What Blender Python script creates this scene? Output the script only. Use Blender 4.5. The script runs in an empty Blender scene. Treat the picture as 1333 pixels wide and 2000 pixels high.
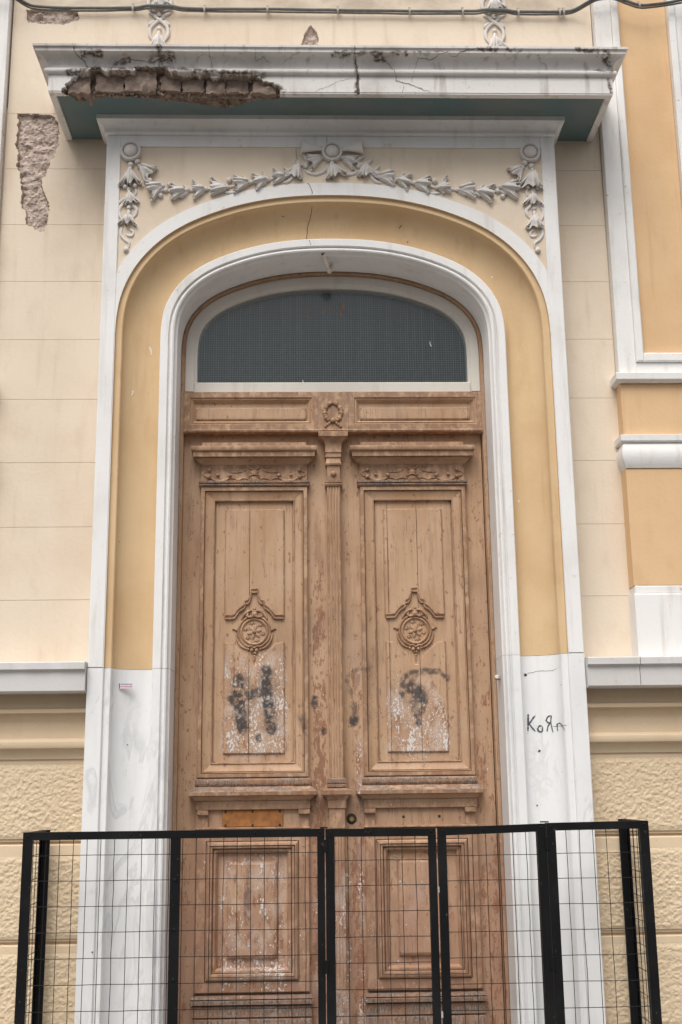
import bpy, math, random
import numpy as np
from mathutils import Matrix, Vector
random.seed(7)
S = bpy.context.scene
COL = S.collection
R = math.radians

# ------------------------------------------------------------------ camera
def cam_axes(yaw, pitch, roll):
    cy, sy, cp, sp, cr, sr = math.cos(yaw), math.sin(yaw), math.cos(pitch), math.sin(pitch), math.cos(roll), math.sin(roll)
    f = Vector((sy * cp, cy * cp, sp)); r = Vector((cy, -sy, 0)); u = r.cross(f)
    return r * cr + u * sr, -r * sr + u * cr, f
r_, u_, f_ = cam_axes(R(1.73), R(13.16), R(-.70))
cd = bpy.data.cameras.new('camera'); cam = bpy.data.objects.new('camera', cd); COL.objects.link(cam)
M = Matrix.Identity(4)
for i in range(3):
    M[i][0], M[i][1], M[i][2] = r_[i], u_[i], -f_[i]
M.translation = (-.1455, -5.83, 1.65)
cam.matrix_world = M
cd.sensor_fit = 'VERTICAL'; cd.sensor_height = 36; cd.lens = 36 * 2300 / 2000; cd.clip_start = .05; cd.clip_end = 500
S.camera = cam

# ------------------------------------------------------------------ light: overcast day
SUN_EL, SUN_AZ = 56, -18           # azimuth of the sun, degrees to the right of straight in front of the wall
W = bpy.data.worlds.new('World'); S.world = W; W.use_nodes = True
nt = W.node_tree; nt.nodes.clear()
sky = nt.nodes.new('ShaderNodeTexSky'); sky.sky_type = 'NISHITA'; sky.sun_disc = False
sky.sun_elevation = R(SUN_EL); sky.sun_rotation = R(180 - SUN_AZ)
sky.air_density = 1.0; sky.dust_density = 5.0; sky.ozone_density = 1.0
hs = nt.nodes.new('ShaderNodeHueSaturation'); hs.inputs['Saturation'].default_value = .06
bg = nt.nodes.new('ShaderNodeBackground'); bg.inputs['Strength'].default_value = .085
ow = nt.nodes.new('ShaderNodeOutputWorld')
nt.links.new(sky.outputs[0], hs.inputs['Color']); nt.links.new(hs.outputs[0], bg.inputs[0]); nt.links.new(bg.outputs[0], ow.inputs[0])
sl = bpy.data.lights.new('sun', 'SUN'); sl.energy = 1.5; sl.angle = R(42); sl.color = (1, .95, .88)
sun = bpy.data.objects.new('sun', sl); COL.objects.link(sun)
sd = Vector((math.sin(R(SUN_AZ)) * math.cos(R(SUN_EL)), -math.cos(R(SUN_AZ)) * math.cos(R(SUN_EL)), math.sin(R(SUN_EL))))
sun.rotation_euler = sd.to_track_quat('Z', 'Y').to_euler(); sun.location = (0, -8, 12)
S.view_settings.view_transform = 'Standard'; S.view_settings.look = 'None'; S.view_settings.gamma = 1
S.view_settings.exposure = 0.6

# ------------------------------------------------------------------ noise for geometry
_rng = np.random.default_rng(3)
_tab = _rng.random((256, 256))
def vn(x, y):
    x = np.asarray(x, float); y = np.asarray(y, float)
    xi = np.floor(x).astype(int); yi = np.floor(y).astype(int); fx = x - xi; fy = y - yi
    fx = fx * fx * (3 - 2 * fx); fy = fy * fy * (3 - 2 * fy)
    a = _tab[xi & 255, yi & 255]; b = _tab[(xi + 1) & 255, yi & 255]; c = _tab[xi & 255, (yi + 1) & 255]; d = _tab[(xi + 1) & 255, (yi + 1) & 255]
    return (a * (1 - fx) + b * fx) * (1 - fy) + (c * (1 - fx) + d * fx) * fy - .5
def fbm(x, y, o=4, s=0.):
    t = 0; a = 1.
    for i in range(o):
        t = t + a * vn(x * 2 ** i + s + 17.3 * i, y * 2 ** i + 5.1 * s + 9.7 * i); a *= .5
    return t
def inpoly(px, pz, poly):
    px = np.asarray(px); pz = np.asarray(pz); ins = np.zeros(px.shape, bool)
    n = len(poly)
    for i in range(n):
        x1, y1 = poly[i]; x2, y2 = poly[(i + 1) % n]
        if y1 == y2: continue
        c = ((y1 > pz) != (y2 > pz)) & (px < (x2 - x1) * (pz - y1) / (y2 - y1) + x1)
        ins ^= c
    return ins
def segdist(px, pz, pts):
    d = np.full(np.shape(px), 1e9)
    for (x1, y1), (x2, y2) in zip(pts[:-1], pts[1:]):
        dx, dy = x2 - x1, y2 - y1; L = dx * dx + dy * dy + 1e-12
        t = np.clip(((px - x1) * dx + (pz - y1) * dy) / L, 0, 1)
        d = np.minimum(d, np.hypot(px - x1 - t * dx, pz - y1 - t * dy))
    return d

# ------------------------------------------------------------------ materials
class N:
    def __init__(s, name):
        s.m = bpy.data.materials.new(name); s.m.use_nodes = True
        s.t = s.m.node_tree; s.t.nodes.clear()
        s.out = s.n('ShaderNodeOutputMaterial'); s.b = s.n('ShaderNodeBsdfPrincipled'); s.l(s.b.outputs[0], s.out.inputs[0])
        s.g = s.n('ShaderNodeNewGeometry'); s.pos = s.g.outputs['Position']
    def n(s, t): return s.t.nodes.new(t)
    def l(s, a, b): s.t.links.new(a, b)
    def put(s, v, i):
        if isinstance(v, (int, float)): i.default_value = v
        elif isinstance(v, tuple): i.default_value = v if len(v) == 4 or i.type == 'VECTOR' else (*v, 1)
        else: s.l(v, i)
    def vec(s, sc, off=(0, 0, 0), rot=(0, 0, 0)):
        m = s.n('ShaderNodeMapping'); m.inputs['Scale'].default_value = sc; m.inputs['Location'].default_value = off; m.inputs['Rotation'].default_value = rot
        s.l(s.pos, m.inputs[0]); return m.outputs[0]
    def noise(s, scale, det=4, sc=(1, 1, 1), off=(0, 0, 0), rough=.55, rot=(0, 0, 0), dist=0):
        q = s.n('ShaderNodeTexNoise'); q.inputs['Scale'].default_value = scale; q.inputs['Detail'].default_value = det
        q.inputs['Roughness'].default_value = rough; q.inputs['Distortion'].default_value = dist
        s.l(s.vec(sc, off, rot), q.inputs['Vector']); return q.outputs['Fac']
    def vor(s, scale, sc=(1, 1, 1), feature='F1'):
        q = s.n('ShaderNodeTexVoronoi'); q.feature = feature; q.inputs['Scale'].default_value = scale
        s.l(s.vec(sc), q.inputs['Vector']); return q.outputs['Distance']
    def step(s, v, a, b):
        m = s.n('ShaderNodeMapRange'); m.interpolation_type = 'SMOOTHSTEP'; s.put(v, m.inputs[0])
        s.put(a, m.inputs[1]); s.put(b, m.inputs[2]); return m.outputs[0]
    def math(s, op, a, b=0., c=None):
        m = s.n('ShaderNodeMath'); m.operation = op; s.put(a, m.inputs[0]); s.put(b, m.inputs[1])
        if c is not None: s.put(c, m.inputs[2])
        return m.outputs[0]
    def mix(s, f, a, b, blend='MIX'):
        m = s.n('ShaderNodeMix'); m.data_type = 'RGBA'; m.blend_type = blend
        s.put(f, m.inputs[0]); s.put(a, m.inputs[6]); s.put(b, m.inputs[7]); return m.outputs[2]
    def attr(s, name):
        a = s.n('ShaderNodeAttribute'); a.attribute_name = name; return a.outputs['Fac']
    def bump(s, h, st, dist, prev=None):
        b = s.n('ShaderNodeBump'); b.inputs['Strength'].default_value = st; b.inputs['Distance'].default_value = dist
        s.l(h, b.inputs['Height'])
        if prev is not None: s.l(prev, b.inputs['Normal'])
        return b.outputs[0]
    def fin(s, col, rough=.8, nrm=None, metal=0., spec=.3):
        s.put(col, s.b.inputs['Base Color']); s.put(rough, s.b.inputs['Roughness']); s.b.inputs['Metallic'].default_value = metal
        s.b.inputs['Specular IOR Level'].default_value = spec
        if nrm is not None: s.l(nrm, s.b.inputs['Normal'])
        return s.m

def plaster(name, base, dirt, amt=.5, bump=.25, big=1.3, soot=None):
    k = N(name)
    n1 = k.noise(big, 6); n2 = k.noise(9, 5, sc=(1, 1, .5)); n3 = k.noise(120, 3)
    c = k.mix(k.math('MULTIPLY', k.step(n1, .42, .75), amt), base, dirt)
    c = k.mix(k.math('MULTIPLY', k.step(n2, .5, .8), amt * .8), c, dirt)
    c = k.mix(k.math('MULTIPLY', k.step(n3, .55, .8), .18), c, tuple(v * .75 for v in dirt))
    stre = k.noise(6, 4, sc=(3, 3, .25)); c = k.mix(k.math('MULTIPLY', k.step(stre, .55, .8), amt * .5), c, tuple(v * .8 for v in dirt))
    spots = k.noise(34, 2, off=(3, 1, 7)); c = k.mix(k.math('MULTIPLY', k.step(spots, .74, .8), .35), c, tuple(v * .5 for v in dirt))
    if soot:
        sep = k.n('ShaderNodeSeparateXYZ'); k.l(k.pos, sep.inputs[0])
        z = k.step(sep.outputs[2], soot[0], soot[1]); ns = k.noise(3.2, 6, off=(5, 0, 2), sc=(1, 1, 1.6))
        c = k.mix(k.math('MULTIPLY', k.math('MULTIPLY', z, k.step(ns, .36, .68)), .8), c, (.30, .235, .18))
    b = k.bump(k.noise(45, 6), bump, .004); b = k.bump(k.noise(260, 3), bump * .8, .0015, b)
    return k.fin(c, .88, b, spec=.2)
M_CREAM = plaster('cream_plaster', (.75, .64, .515), (.645, .515, .39), .85, .35, soot=(5.82, 6.05))
M_JOINT = plaster('joint_plaster', (.56, .44, .33), (.48, .37, .27))
M_OCHRE = plaster('ochre_plaster', (.67, .485, .29), (.585, .395, .22), .95, .25, 2.0)
M_OCHRE2 = plaster('ochre_bay_plaster', (.71, .485, .285), (.63, .405, .22), .9, .3)
M_PLINTH = plaster('plinth_plaster', (.69, .55, .39), (.60, .455, .305), .5, .3)

def whitepaint(name, base=(.76, .745, .735), amt=.4, chips=.0, dk=1.):
    k = N(name)
    n1 = k.noise(2.2, 6, off=(4, 2, 1)); st = k.noise(7, 5, sc=(3, 3, .3)); sp = k.noise(60, 4)
    c = k.mix(k.math('MULTIPLY', k.step(n1, .45, .8), amt), base, (.50 * dk, .455 * dk, .42 * dk))
    c = k.mix(k.math('MULTIPLY', k.step(st, .52, .8), amt * .9), c, (.46 * dk, .41 * dk, .37 * dk))
    c = k.mix(k.math('MULTIPLY', k.step(sp, .62, .75), amt * .5), c, (.40, .35, .31))
    ch = k.math('MULTIPLY', k.step(k.noise(19, 6, off=(2, 8, 1)), .66, .69), k.step(n1, .42, .6))
    if chips > 0: c = k.mix(k.math('MULTIPLY', ch, chips), c, (.50, .36, .24))
    c = k.mix(k.math('MULTIPLY', k.attr('stain'), k.step(k.noise(55, 5, off=(6, 6, 1)), .30, .60)), c, (.12, .088, .07))
    b = k.bump(k.noise(50, 6), .25, .004); b = k.bump(k.noise(240, 3), .2, .0015, b)
    if chips > 0: b = k.bump(ch, -.5, .003, b)
    return k.fin(c, .75, b, spec=.3)
M_WHITE = whitepaint('white_paint', (.80, .785, .775), .42, .35)
M_WHITE_W = whitepaint('worn_white_paint', (.80, .785, .77), .5, .8)
M_SILL = whitepaint('weathered_sill_stone', (.60, .585, .575), .6, .4)
M_CANOPY = whitepaint('weathered_white_render', (.74, .71, .69), 1., .6, .8)
M_STUCCO = whitepaint('grey_white_stucco', (.68, .64, .61), .45)
M_CREAMFRAME = whitepaint('cream_window_paint', (.66, .62, .56), .6)

def marble():
    k = N('white_marble')
    v = k.noise(2.6, 7, sc=(1.6, 1, .55), rot=(0, R(24), 0), rough=.62, dist=1.4)
    ridge = k.math('ABSOLUTE', k.math('SUBTRACT', v, .5))
    vein = k.math('MULTIPLY', k.step(ridge, .045, .0), k.step(k.noise(1.7, 3, off=(9, 1, 4)), .42, .62))
    cl = k.noise(3.5, 6, sc=(2, 1, .5))
    c = k.mix(k.math('MULTIPLY', vein, .42), (.78, .778, .782), (.45, .455, .475))
    c = k.mix(k.math('MULTIPLY', k.step(cl, .46, .75), .32), c, (.575, .58, .60))
    dirt = k.noise(14, 5, off=(1, 7, 3)); c = k.mix(k.math('MULTIPLY', k.step(dirt, .6, .8), .35), c, (.55, .49, .42))
    sp = k.noise(70, 2, off=(2, 2, 2)); c = k.mix(k.math('MULTIPLY', k.step(sp, .76, .8), .6), c, (.34, .27, .2))
    st = k.noise(9, 4, sc=(4, 4, .22), off=(3, 3, 0)); c = k.mix(k.math('MULTIPLY', k.step(st, .55, .8), .22), c, (.56, .51, .45))
    b = k.bump(k.noise(40, 5), .12, .004)
    return k.fin(c, .5, b, spec=.35)
M_MARBLE = marble()

def doorpaint(name='brown_door_paint', base=(.50, .328, .21), weather=0.):
    k = N(name)
    wear = k.attr('wear'); spray = k.attr('spray')
    gr = k.noise(26, 6, sc=(3, 3, .13), rough=.6); mot = k.noise(4.5, 6, sc=(1.5, 1.5, .6)); fine = k.noise(90, 4, sc=(1.6, 1.6, .35))
    c = k.mix(k.step(mot, .35, .72), base, tuple(v * f for v, f in zip(base, (.86, .80, .74))))
    c = k.mix(k.math('MULTIPLY', k.step(gr, .50, .72), .34), c, (.29, .155, .09))
    st2 = k.noise(7, 6, sc=(2.2, 2.2, .35), off=(7, 1, 2), rough=.65); c = k.mix(k.math('MULTIPLY', k.step(st2, .53, .70), .55), c, (.25, .14, .085))
    wh = k.noise(3, 5, off=(1, 4, 6)); c = k.mix(k.math('MULTIPLY', k.step(wh, .52, .7), .35), c, (.52, .37, .26))
    sp_ = k.n('ShaderNodeSeparateXYZ'); k.l(k.pos, sp_.inputs[0])
    c = k.mix(k.math('MULTIPLY', k.step(sp_.outputs[2], 1.75, 1.1), k.step(k.noise(6, 6, sc=(1.5, 1.5, .4), off=(4, 9, 1)), .25, .6)), c, (.37, .215, .145))
    gm = k.noise(2.6, 6, sc=(1, 1, .8), off=(9, 3, 3)); c = k.mix(k.math('MULTIPLY', k.step(gm, .5, .72), .4), c, (.27, .185, .13))
    lf = k.math('ADD', k.math('ADD', k.math('MULTIPLY', wear, .8), k.attr('rub')), weather)
    # paint rubbed down to red-brown wood
    th = k.math('SUBTRACT', .72, k.math('MULTIPLY', lf, .20))
    m2 = k.noise(20, 8, sc=(1.5, 1.5, .6), rough=.68, off=(3, 0, 1))
    rub = k.step(m2, th, k.math('ADD', th, .07))
    c = k.mix(k.math('MULTIPLY', rub, .85), c, k.mix(k.step(fine, .35, .65), (.30, .135, .07), (.20, .10, .065)))
    ed = k.math('MULTIPLY', k.step(k.g.outputs['Pointiness'], .515, .57), k.step(k.noise(30, 6, sc=(1, 1, .7), off=(2, 6, 6)), .36, .56))
    c = k.mix(k.math('MULTIPLY', ed, .75), c, (.25, .14, .088))
    crk = k.math('MULTIPLY', k.step(k.math('ABSOLUTE', k.math('SUBTRACT', k.noise(11, 4, sc=(5, 5, .12), off=(2, 5, 3)), .5)), .010, .003), k.step(k.noise(5, 4, off=(6, 2, 9)), .48, .62))
    c = k.mix(k.math('MULTIPLY', crk, .7), c, (.12, .07, .045))
    chp = k.step(k.noise(44, 6, sc=(1, 1, .6), off=(5, 5, 2)), .64, .66)
    c = k.mix(k.math('MULTIPLY', chp, .75), c, (.24, .125, .075))
    pt = k.math('SUBTRACT', .68, k.math('MULTIPLY', k.attr('rub'), .21)); pit = k.step(k.noise(62, 5, sc=(1.2, 1.2, .5), off=(1, 1, 8), rough=.62), pt, k.math('ADD', pt, .05))
    c = k.mix(k.math('MULTIPLY', pit, .8), c, (.25, .125, .078))
    smr = k.math('MULTIPLY', k.step(wear, .55, 1.), k.step(k.noise(13, 6, sc=(1.3, 1.3, .7), off=(7, 7, 7)), .42, .66)); c = k.mix(k.math('MULTIPLY', smr, .55), c, (.60, .52, .47))
    # white undercoat showing as flakes
    th2 = k.math('SUBTRACT', .812, k.math('MULTIPLY', wear, .25))
    m3 = k.noise(70, 5, sc=(1.4, 1.4, .85), rough=.6, off=(8, 2, 5)); big = k.noise(11, 5, sc=(1.4, 1.4, .6), off=(1, 9, 4))
    fsum = k.math('ADD', k.math('MULTIPLY', m3, .66), k.math('MULTIPLY', big, .39))
    ring = k.step(fsum, k.math('SUBTRACT', th2, .05), k.math('SUBTRACT', th2, .03)); c = k.mix(k.math('MULTIPLY', ring, .7), c, (.33, .18, .11))
    fl = k.step(fsum, th2, k.math('ADD', th2, .018))
    c = k.mix(k.math('MULTIPLY', fl, .9), c, (.66, .63, .60))
    if weather > 0:
        wv = k.noise(18, 6, sc=(.5, 2, 5), off=(0, 3, 0)); c = k.mix(k.math('MULTIPLY', k.step(wv, .36, .6), .92), c, k.mix(k.step(fine, .4, .6), (.13, .095, .075), (.31, .255, .22)))
    sp = k.math('MULTIPLY', spray, k.step(k.noise(42, 5, off=(4, 4, 4)), .26, .58))
    c = k.mix(k.math('MULTIPLY', sp, .93), c, (.035, .033, .036))
    b = k.bump(gr, .25, .002); b = k.bump(rub, -.35, .0015, b); b = k.bump(ring, -.6, .002, b); b = k.bump(fl, .4, .001, b); b = k.bump(k.noise(150, 3), .15, .001, b)
    return k.fin(c, .62, b, spec=.32)
M_DOOR = doorpaint()
M_LEDGE = doorpaint('weathered_door_wood', weather=.75)

def simple(name, col, rough=.7, var=.25, scale=30, bump=.2, metal=0., spec=.3, col2=None):
    k = N(name); n1 = k.noise(scale, 6); n2 = k.noise(scale * 5, 3)
    c = k.mix(k.step(n1, .35, .7), col, col2 or tuple(v * (1 - var) for v in col))
    b = k.bump(n2, bump, .002); b = k.bump(n1, bump, .004, b)
    return k.fin(c, rough, b, metal, spec)
M_SOFFIT = simple('teal_soffit_paint', (.115, .18, .19), .85, .3, 3, col2=(.17, .20, .195))
M_RUBBLE = simple('exposed_stone_mortar', (.56, .455, .395), .95, .3, 22, .8, col2=(.37, .295, .25))
M_RUBBLE_D = simple('dark_broken_masonry', (.38, .285, .225), .95, .3, 30, .9, col2=(.19, .14, .11))
M_BRICK = simple('grimy_brick', (.28, .21, .17), .95, .3, 26, .9, col2=(.18, .14, .115))
M_CRACK = simple('crack_dirt', (.055, .045, .04), .95)
M_CRACKL = simple('crack_brown', (.15, .115, .095), .95)  # dull brown of the cracks, the canopy gap and some scuffs
def steel():
    k = N('black_painted_steel'); sc = k.noise(120, 3, sc=(1, 1, .3)); ru = k.noise(28, 6, off=(2, 2, 2)); du = k.noise(6, 5)
    c = k.mix(k.math('MULTIPLY', k.step(du, .45, .75), .7), (.004, .004, .005), (.011, .011, .012))
    c = k.mix(k.math('MULTIPLY', k.step(ru, .66, .72), .8), c, (.085, .038, .018))
    c = k.mix(k.math('MULTIPLY', k.step(sc, .72, .76), .6), c, (.16, .16, .155))
    b = k.bump(ru, .2, .002)
    return k.fin(c, k.math('ADD', .38, k.math('MULTIPLY', du, .3)), b, spec=.2)
M_STEEL = steel()
M_WIRE = simple('dark_wire', (.016, .014, .014), .6, spec=.25)
M_CABLE = simple('grey_cable_sheath', (.145, .145, .135), .6)
M_CLIP = simple('pale_clip', (.42, .39, .35), .7)
M_HOOK = simple('pale_rusted_iron', (.82, .78, .73), .5, col2=(.62, .52, .44))
M_MAIL = simple('raw_orange_wood', (.40, .17, .055), .75, .3, 25, .4, col2=(.27, .11, .04))
M_BRASS = simple('tarnished_brass', (.42, .28, .10), .4, metal=.8)
M_NET = simple('grey_netting', (.17, .20, .205), .7)
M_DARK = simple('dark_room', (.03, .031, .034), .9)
M_STEP = simple('grey_stone_step', (.40, .39, .37), .8, .25, 14)
M_PAVE = simple('pavement_stone', (.34, .32, .295), .9, .25, 9)
M_ASPH = simple('asphalt', (.055, .055, .057), .95, .3, 60, .5)
M_INK = simple('grey_marker_ink', (.10, .10, .115), .8)
M_PAPER = simple('sticker_paper', (.80, .80, .82), .5)
M_BLUE = simple('sticker_blue', (.05, .10, .38), .5)
M_RED = simple('sticker_red', (.62, .10, .12), .5)
def roughplaster():
    k = N('rough_cast_plaster'); n1 = k.noise(1.6, 5); n2 = k.noise(70, 5)
    c = k.mix(k.math('MULTIPLY', k.step(n1, .4, .75), .5), (.70, .56, .395), (.60, .46, .31))
    c = k.mix(k.math('MULTIPLY', k.step(n2, .5, .75), .3), c, (.50, .35, .20))
    b = k.bump(k.noise(130, 4, rough=.6), .7, .006); b = k.bump(k.noise(230, 3), .3, .002, b)
    return k.fin(c, .92, b, spec=.2)
M_ROUGH = roughplaster()
def glass():
    m = bpy.data.materials.new('window_glass'); m.use_nodes = True; t = m.node_tree; t.nodes.clear()
    o = t.nodes.new('ShaderNodeOutputMaterial'); mx = t.nodes.new('ShaderNodeMixShader'); tr = t.nodes.new('ShaderNodeBsdfTransparent'); gl = t.nodes.new('ShaderNodeBsdfGlossy')
    fr = t.nodes.new('ShaderNodeFresnel'); fr.inputs['IOR'].default_value = 1.68; gl.inputs['Roughness'].default_value = .2; gl.inputs['Color'].default_value = (.78, .83, .86, 1)
    tr.inputs[0].default_value = (.86, .9, .9, 1)
    nz = t.nodes.new('ShaderNodeTexNoise'); nz.inputs['Scale'].default_value = 1.7; bp = t.nodes.new('ShaderNodeBump'); bp.inputs['Strength'].default_value = .06; bp.inputs['Distance'].default_value = .02
    g = t.nodes.new('ShaderNodeNewGeometry'); t.links.new(g.outputs['Position'], nz.inputs['Vector']); t.links.new(nz.outputs['Fac'], bp.inputs['Height']); t.links.new(bp.outputs[0], gl.inputs['Normal'])
    t.links.new(fr.outputs[0], mx.inputs[0]); t.links.new(tr.outputs[0], mx.inputs[1]); t.links.new(gl.outputs[0], mx.inputs[2]); t.links.new(mx.outputs[0], o.inputs[0])
    return m
M_GLASS = glass()

# ------------------------------------------------------------------ object helpers
WL = {}
def tag(o, label=None, cat=None, group=None, kind=None):
    for k, v in (('label', label), ('category', cat), ('group', group), ('kind', kind)):
        if v: o[k] = v
    return o
def empty(name, loc, label=None, cat=None, group=None, parent=None):
    o = bpy.data.objects.new(name, None); COL.objects.link(o); o.empty_display_size = .1
    pw = WL[parent.name] if parent else Vector((0, 0, 0))
    o.parent = parent; o.location = Vector(loc) - pw; WL[o.name] = Vector(loc)
    return tag(o, label, cat, group)
def link(name, me, org, parent=None, **kw):
    o = bpy.data.objects.new(name, me); COL.objects.link(o); o.parent = parent
    pw = WL[parent.name] if parent else Vector((0, 0, 0))
    o.location = Vector(org) - pw; WL[o.name] = Vector(org)
    return tag(o, **kw)
class G:
    def __init__(s): s.v = []; s.f = []; s.m = []; s.at = {}
    def add(s, vs, fs, m=0):
        b = len(s.v); s.v += [tuple(map(float, p)) for p in vs]; s.f += [tuple(i + b for i in f) for f in fs]; s.m += [m] * len(fs); return s
    def box(s, x0, x1, y0, y1, z0, z1, m=0, bv=0.):
        if bv <= 0:
            return s.add([(x0, y0, z0), (x1, y0, z0), (x1, y1, z0), (x0, y1, z0), (x0, y0, z1), (x1, y0, z1), (x1, y1, z1), (x0, y1, z1)],
                [(0, 3, 2, 1), (4, 5, 6, 7), (0, 1, 5, 4), (1, 2, 6, 5), (2, 3, 7, 6), (3, 0, 4, 7)], m)
        # front (y0) edges chamfered
        a = (x0, x1, z0, z1); vs = []
        for (i, y) in ((0, y1), (0, y0 + bv), (bv, y0)):
            vs += [(x0 + i, y, z0 + i), (x1 - i, y, z0 + i), (x1 - i, y, z1 - i), (x0 + i, y, z1 - i)]
        fs = [(8, 9, 10, 11)]
        for k in (0, 4):
            for j in range(4): fs.append((k + j, k + (j + 1) % 4, k + 4 + (j + 1) % 4, k + 4 + j))
        return s.add(vs, fs, m)
    def loft(s, rings, m=0, closed=True, cap=True):
        n = len(rings[0]); vs = [p for r in rings for p in r]; fs = []
        for i in range(len(rings) - 1):
            for j in range(n if closed else n - 1):
                a = i * n + j; b = i * n + (j + 1) % n; fs.append((a, b, b + n, a + n))
        if cap and closed: fs += [tuple(range(n))[::-1], tuple((len(rings) - 1) * n + j for j in range(n))]
        return s.add(vs, fs, m)
    def tube(s, pts, r, n=8, m=0, flat=1.0):
        rings = []; P = [Vector(p) for p in pts]; rr = r if isinstance(r, (list, tuple)) else [r] * len(P)
        for i, p in enumerate(P):
            d = (P[min(i + 1, len(P) - 1)] - P[max(i - 1, 0)]).normalized()
            side = d.cross(Vector((0, 1, 0)));
            if side.length < .05: side = d.cross(Vector((1, 0, 0)))
            side.normalize(); up = side.cross(d)
            rings.append([p + side * (rr[i] * math.cos(2 * math.pi * k / n)) + up * (rr[i] * flat * math.sin(2 * math.pi * k / n)) for k in range(n)])
        return s.loft(rings, m)
    def ball(s, c, r, sy=1., n=10, k=7, m=0):
        c = Vector(c); rings = []
        for i in range(k + 1):
            a = math.pi * (i + .02) / (k + .04); rings.append([c + Vector((r * math.sin(a) * math.cos(2 * math.pi * j / n), r * sy * math.sin(a) * math.sin(2 * math.pi * j / n), r * math.cos(a))) for j in range(n)])
        return s.loft(rings, m)
    def lathe_y(s, c, prof, n=32, m=0):           # prof: (radius, y offset), axis along y
        rings = [[(c[0] + r * math.cos(2 * math.pi * j / n), c[1] + y, c[2] + r * math.sin(2 * math.pi * j / n)) for j in range(n)] for r, y in prof]
        return s.loft(rings, m, cap=False).add(rings[-1], [tuple(range(n))], m)
    def loftrect(s, lv, yb, m=0):                 # lv: (z, x0, x1, yfront) upwards or downwards, mitred on three sides
        rings = [[(x0, yb, z), (x0, y, z), (x1, y, z), (x1, yb, z)] for z, x0, x1, y in lv]
        return s.loft(rings, m, closed=True)
    def build(s, name, mats, parent=None, smooth=False, world_at=None, org=None, **kw):
        V = np.array(s.v)
        if org is None:
            lo, hi = V.min(0), V.max(0); org = ((lo[0] + hi[0]) / 2, (lo[1] + hi[1]) / 2, lo[2])
        me = bpy.data.meshes.new(name); me.from_pydata([tuple(p) for p in V - np.array(org)], [], s.f)
        mats = mats if isinstance(mats, (list, tuple)) else [mats]
        for q in mats: me.materials.append(q)
        if len(mats) > 1: me.polygons.foreach_set('material_index', s.m)
        if smooth is True: me.polygons.foreach_set('use_smooth', [True] * len(s.f))
        if world_at:
            for an, fn in world_at.items():
                a = me.attributes.new(an, 'FLOAT', 'POINT'); a.data.foreach_set('value', np.asarray(fn(V[:, 0], V[:, 2]), dtype=np.float32))
        import bmesh
        bm = bmesh.new(); bm.from_mesh(me); bmesh.ops.recalc_face_normals(bm, faces=bm.faces); bm.to_mesh(me); bm.free()
        me.validate()
        if smooth == 'auto':
            me.polygons.foreach_set('use_smooth', [True] * len(me.polygons)); me.set_sharp_from_angle(angle=R(32))
        return link(name, me, org, parent, **kw)
def grid(xs, zs, Y, g=None, m=0, flip=False):     # Y: 2-D array len(xs) x len(zs) or scalar
    g = g or G(); X, Z = np.meshgrid(xs, zs, indexing='ij'); Yv = Y + 0 * X
    n, k = X.shape; vs = np.stack([X, Yv, Z], -1).reshape(-1, 3); I = np.arange(n * k).reshape(n, k)
    fs = np.stack([I[:-1, :-1], I[1:, :-1], I[1:, 1:], I[:-1, 1:]], -1).reshape(-1, 4)
    g.add(vs, [tuple(int(q) for q in f) for f in fs], m); return g
def lines(a, b, step): return np.linspace(a, b, max(2, int(round((b - a) / step)) + 1))
def smooth_path(pts, n, it=0):
    P = np.array(pts, float); out = []
    Pe = np.vstack([2 * P[0] - P[1], P, 2 * P[-1] - P[-2]])
    for i in range(len(P) - 1):
        p0, p1, p2, p3 = Pe[i:i + 4]
        for t in np.linspace(0, 1, 12, endpoint=False):
            out.append(.5 * ((2 * p1) + (-p0 + p2) * t + (2 * p0 - 5 * p1 + 4 * p2 - p3) * t * t + (-p0 + 3 * p1 - 3 * p2 + p3) * t ** 3))
    out.append(P[-1]); out = np.array(out)
    L = np.r_[0, np.cumsum(np.linalg.norm(np.diff(out, axis=0), axis=1))]; u = np.linspace(0, L[-1], n)
    q = np.stack([np.interp(u, L, out[:, i]) for i in range(out.shape[1])], -1)
    for _ in range(it): q[1:-1] = (q[:-2] + 2 * q[1:-1] + q[2:]) / 4
    return q

# ------------------------------------------------------------------ the setting
GZ = .12
g = G().box(-60, 60, -60, -2.6, -.3, 0); g.build('street', M_ASPH, kind='structure')
g = G().box(-60, 60, -2.42, 3, -.3, GZ); pav = g.build('pavement', M_PAVE, kind='structure')
g = G().box(-60, 60, -2.6, -2.424, -.3, GZ + .004, bv=.02); g.build('kerb', M_STEP, kind='structure')

# ------------------------------------------------------------------ house wall
XL, XR = -1.77, 1.485            # plain field between the two raised bays
PX = 1.19                        # outer edge of the portal
wall = empty('house_wall', (0, 0, GZ), 'cream plaster house wall with scored block joints and rough lower panels', 'wall')
g = G()
g.box(-4.6, -.86, .045, .40, GZ, 8); g.box(.86, 4.6, .045, .40, GZ, 8); g.box(-.86, .86, .045, .40, 4.47, 8)
g.build('wall_core', M_JOINT, wall)
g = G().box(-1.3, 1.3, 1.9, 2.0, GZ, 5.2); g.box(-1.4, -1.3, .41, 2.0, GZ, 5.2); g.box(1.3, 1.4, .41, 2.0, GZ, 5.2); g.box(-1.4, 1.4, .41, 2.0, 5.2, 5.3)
g.build('room_lining', M_DARK, wall)

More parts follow.
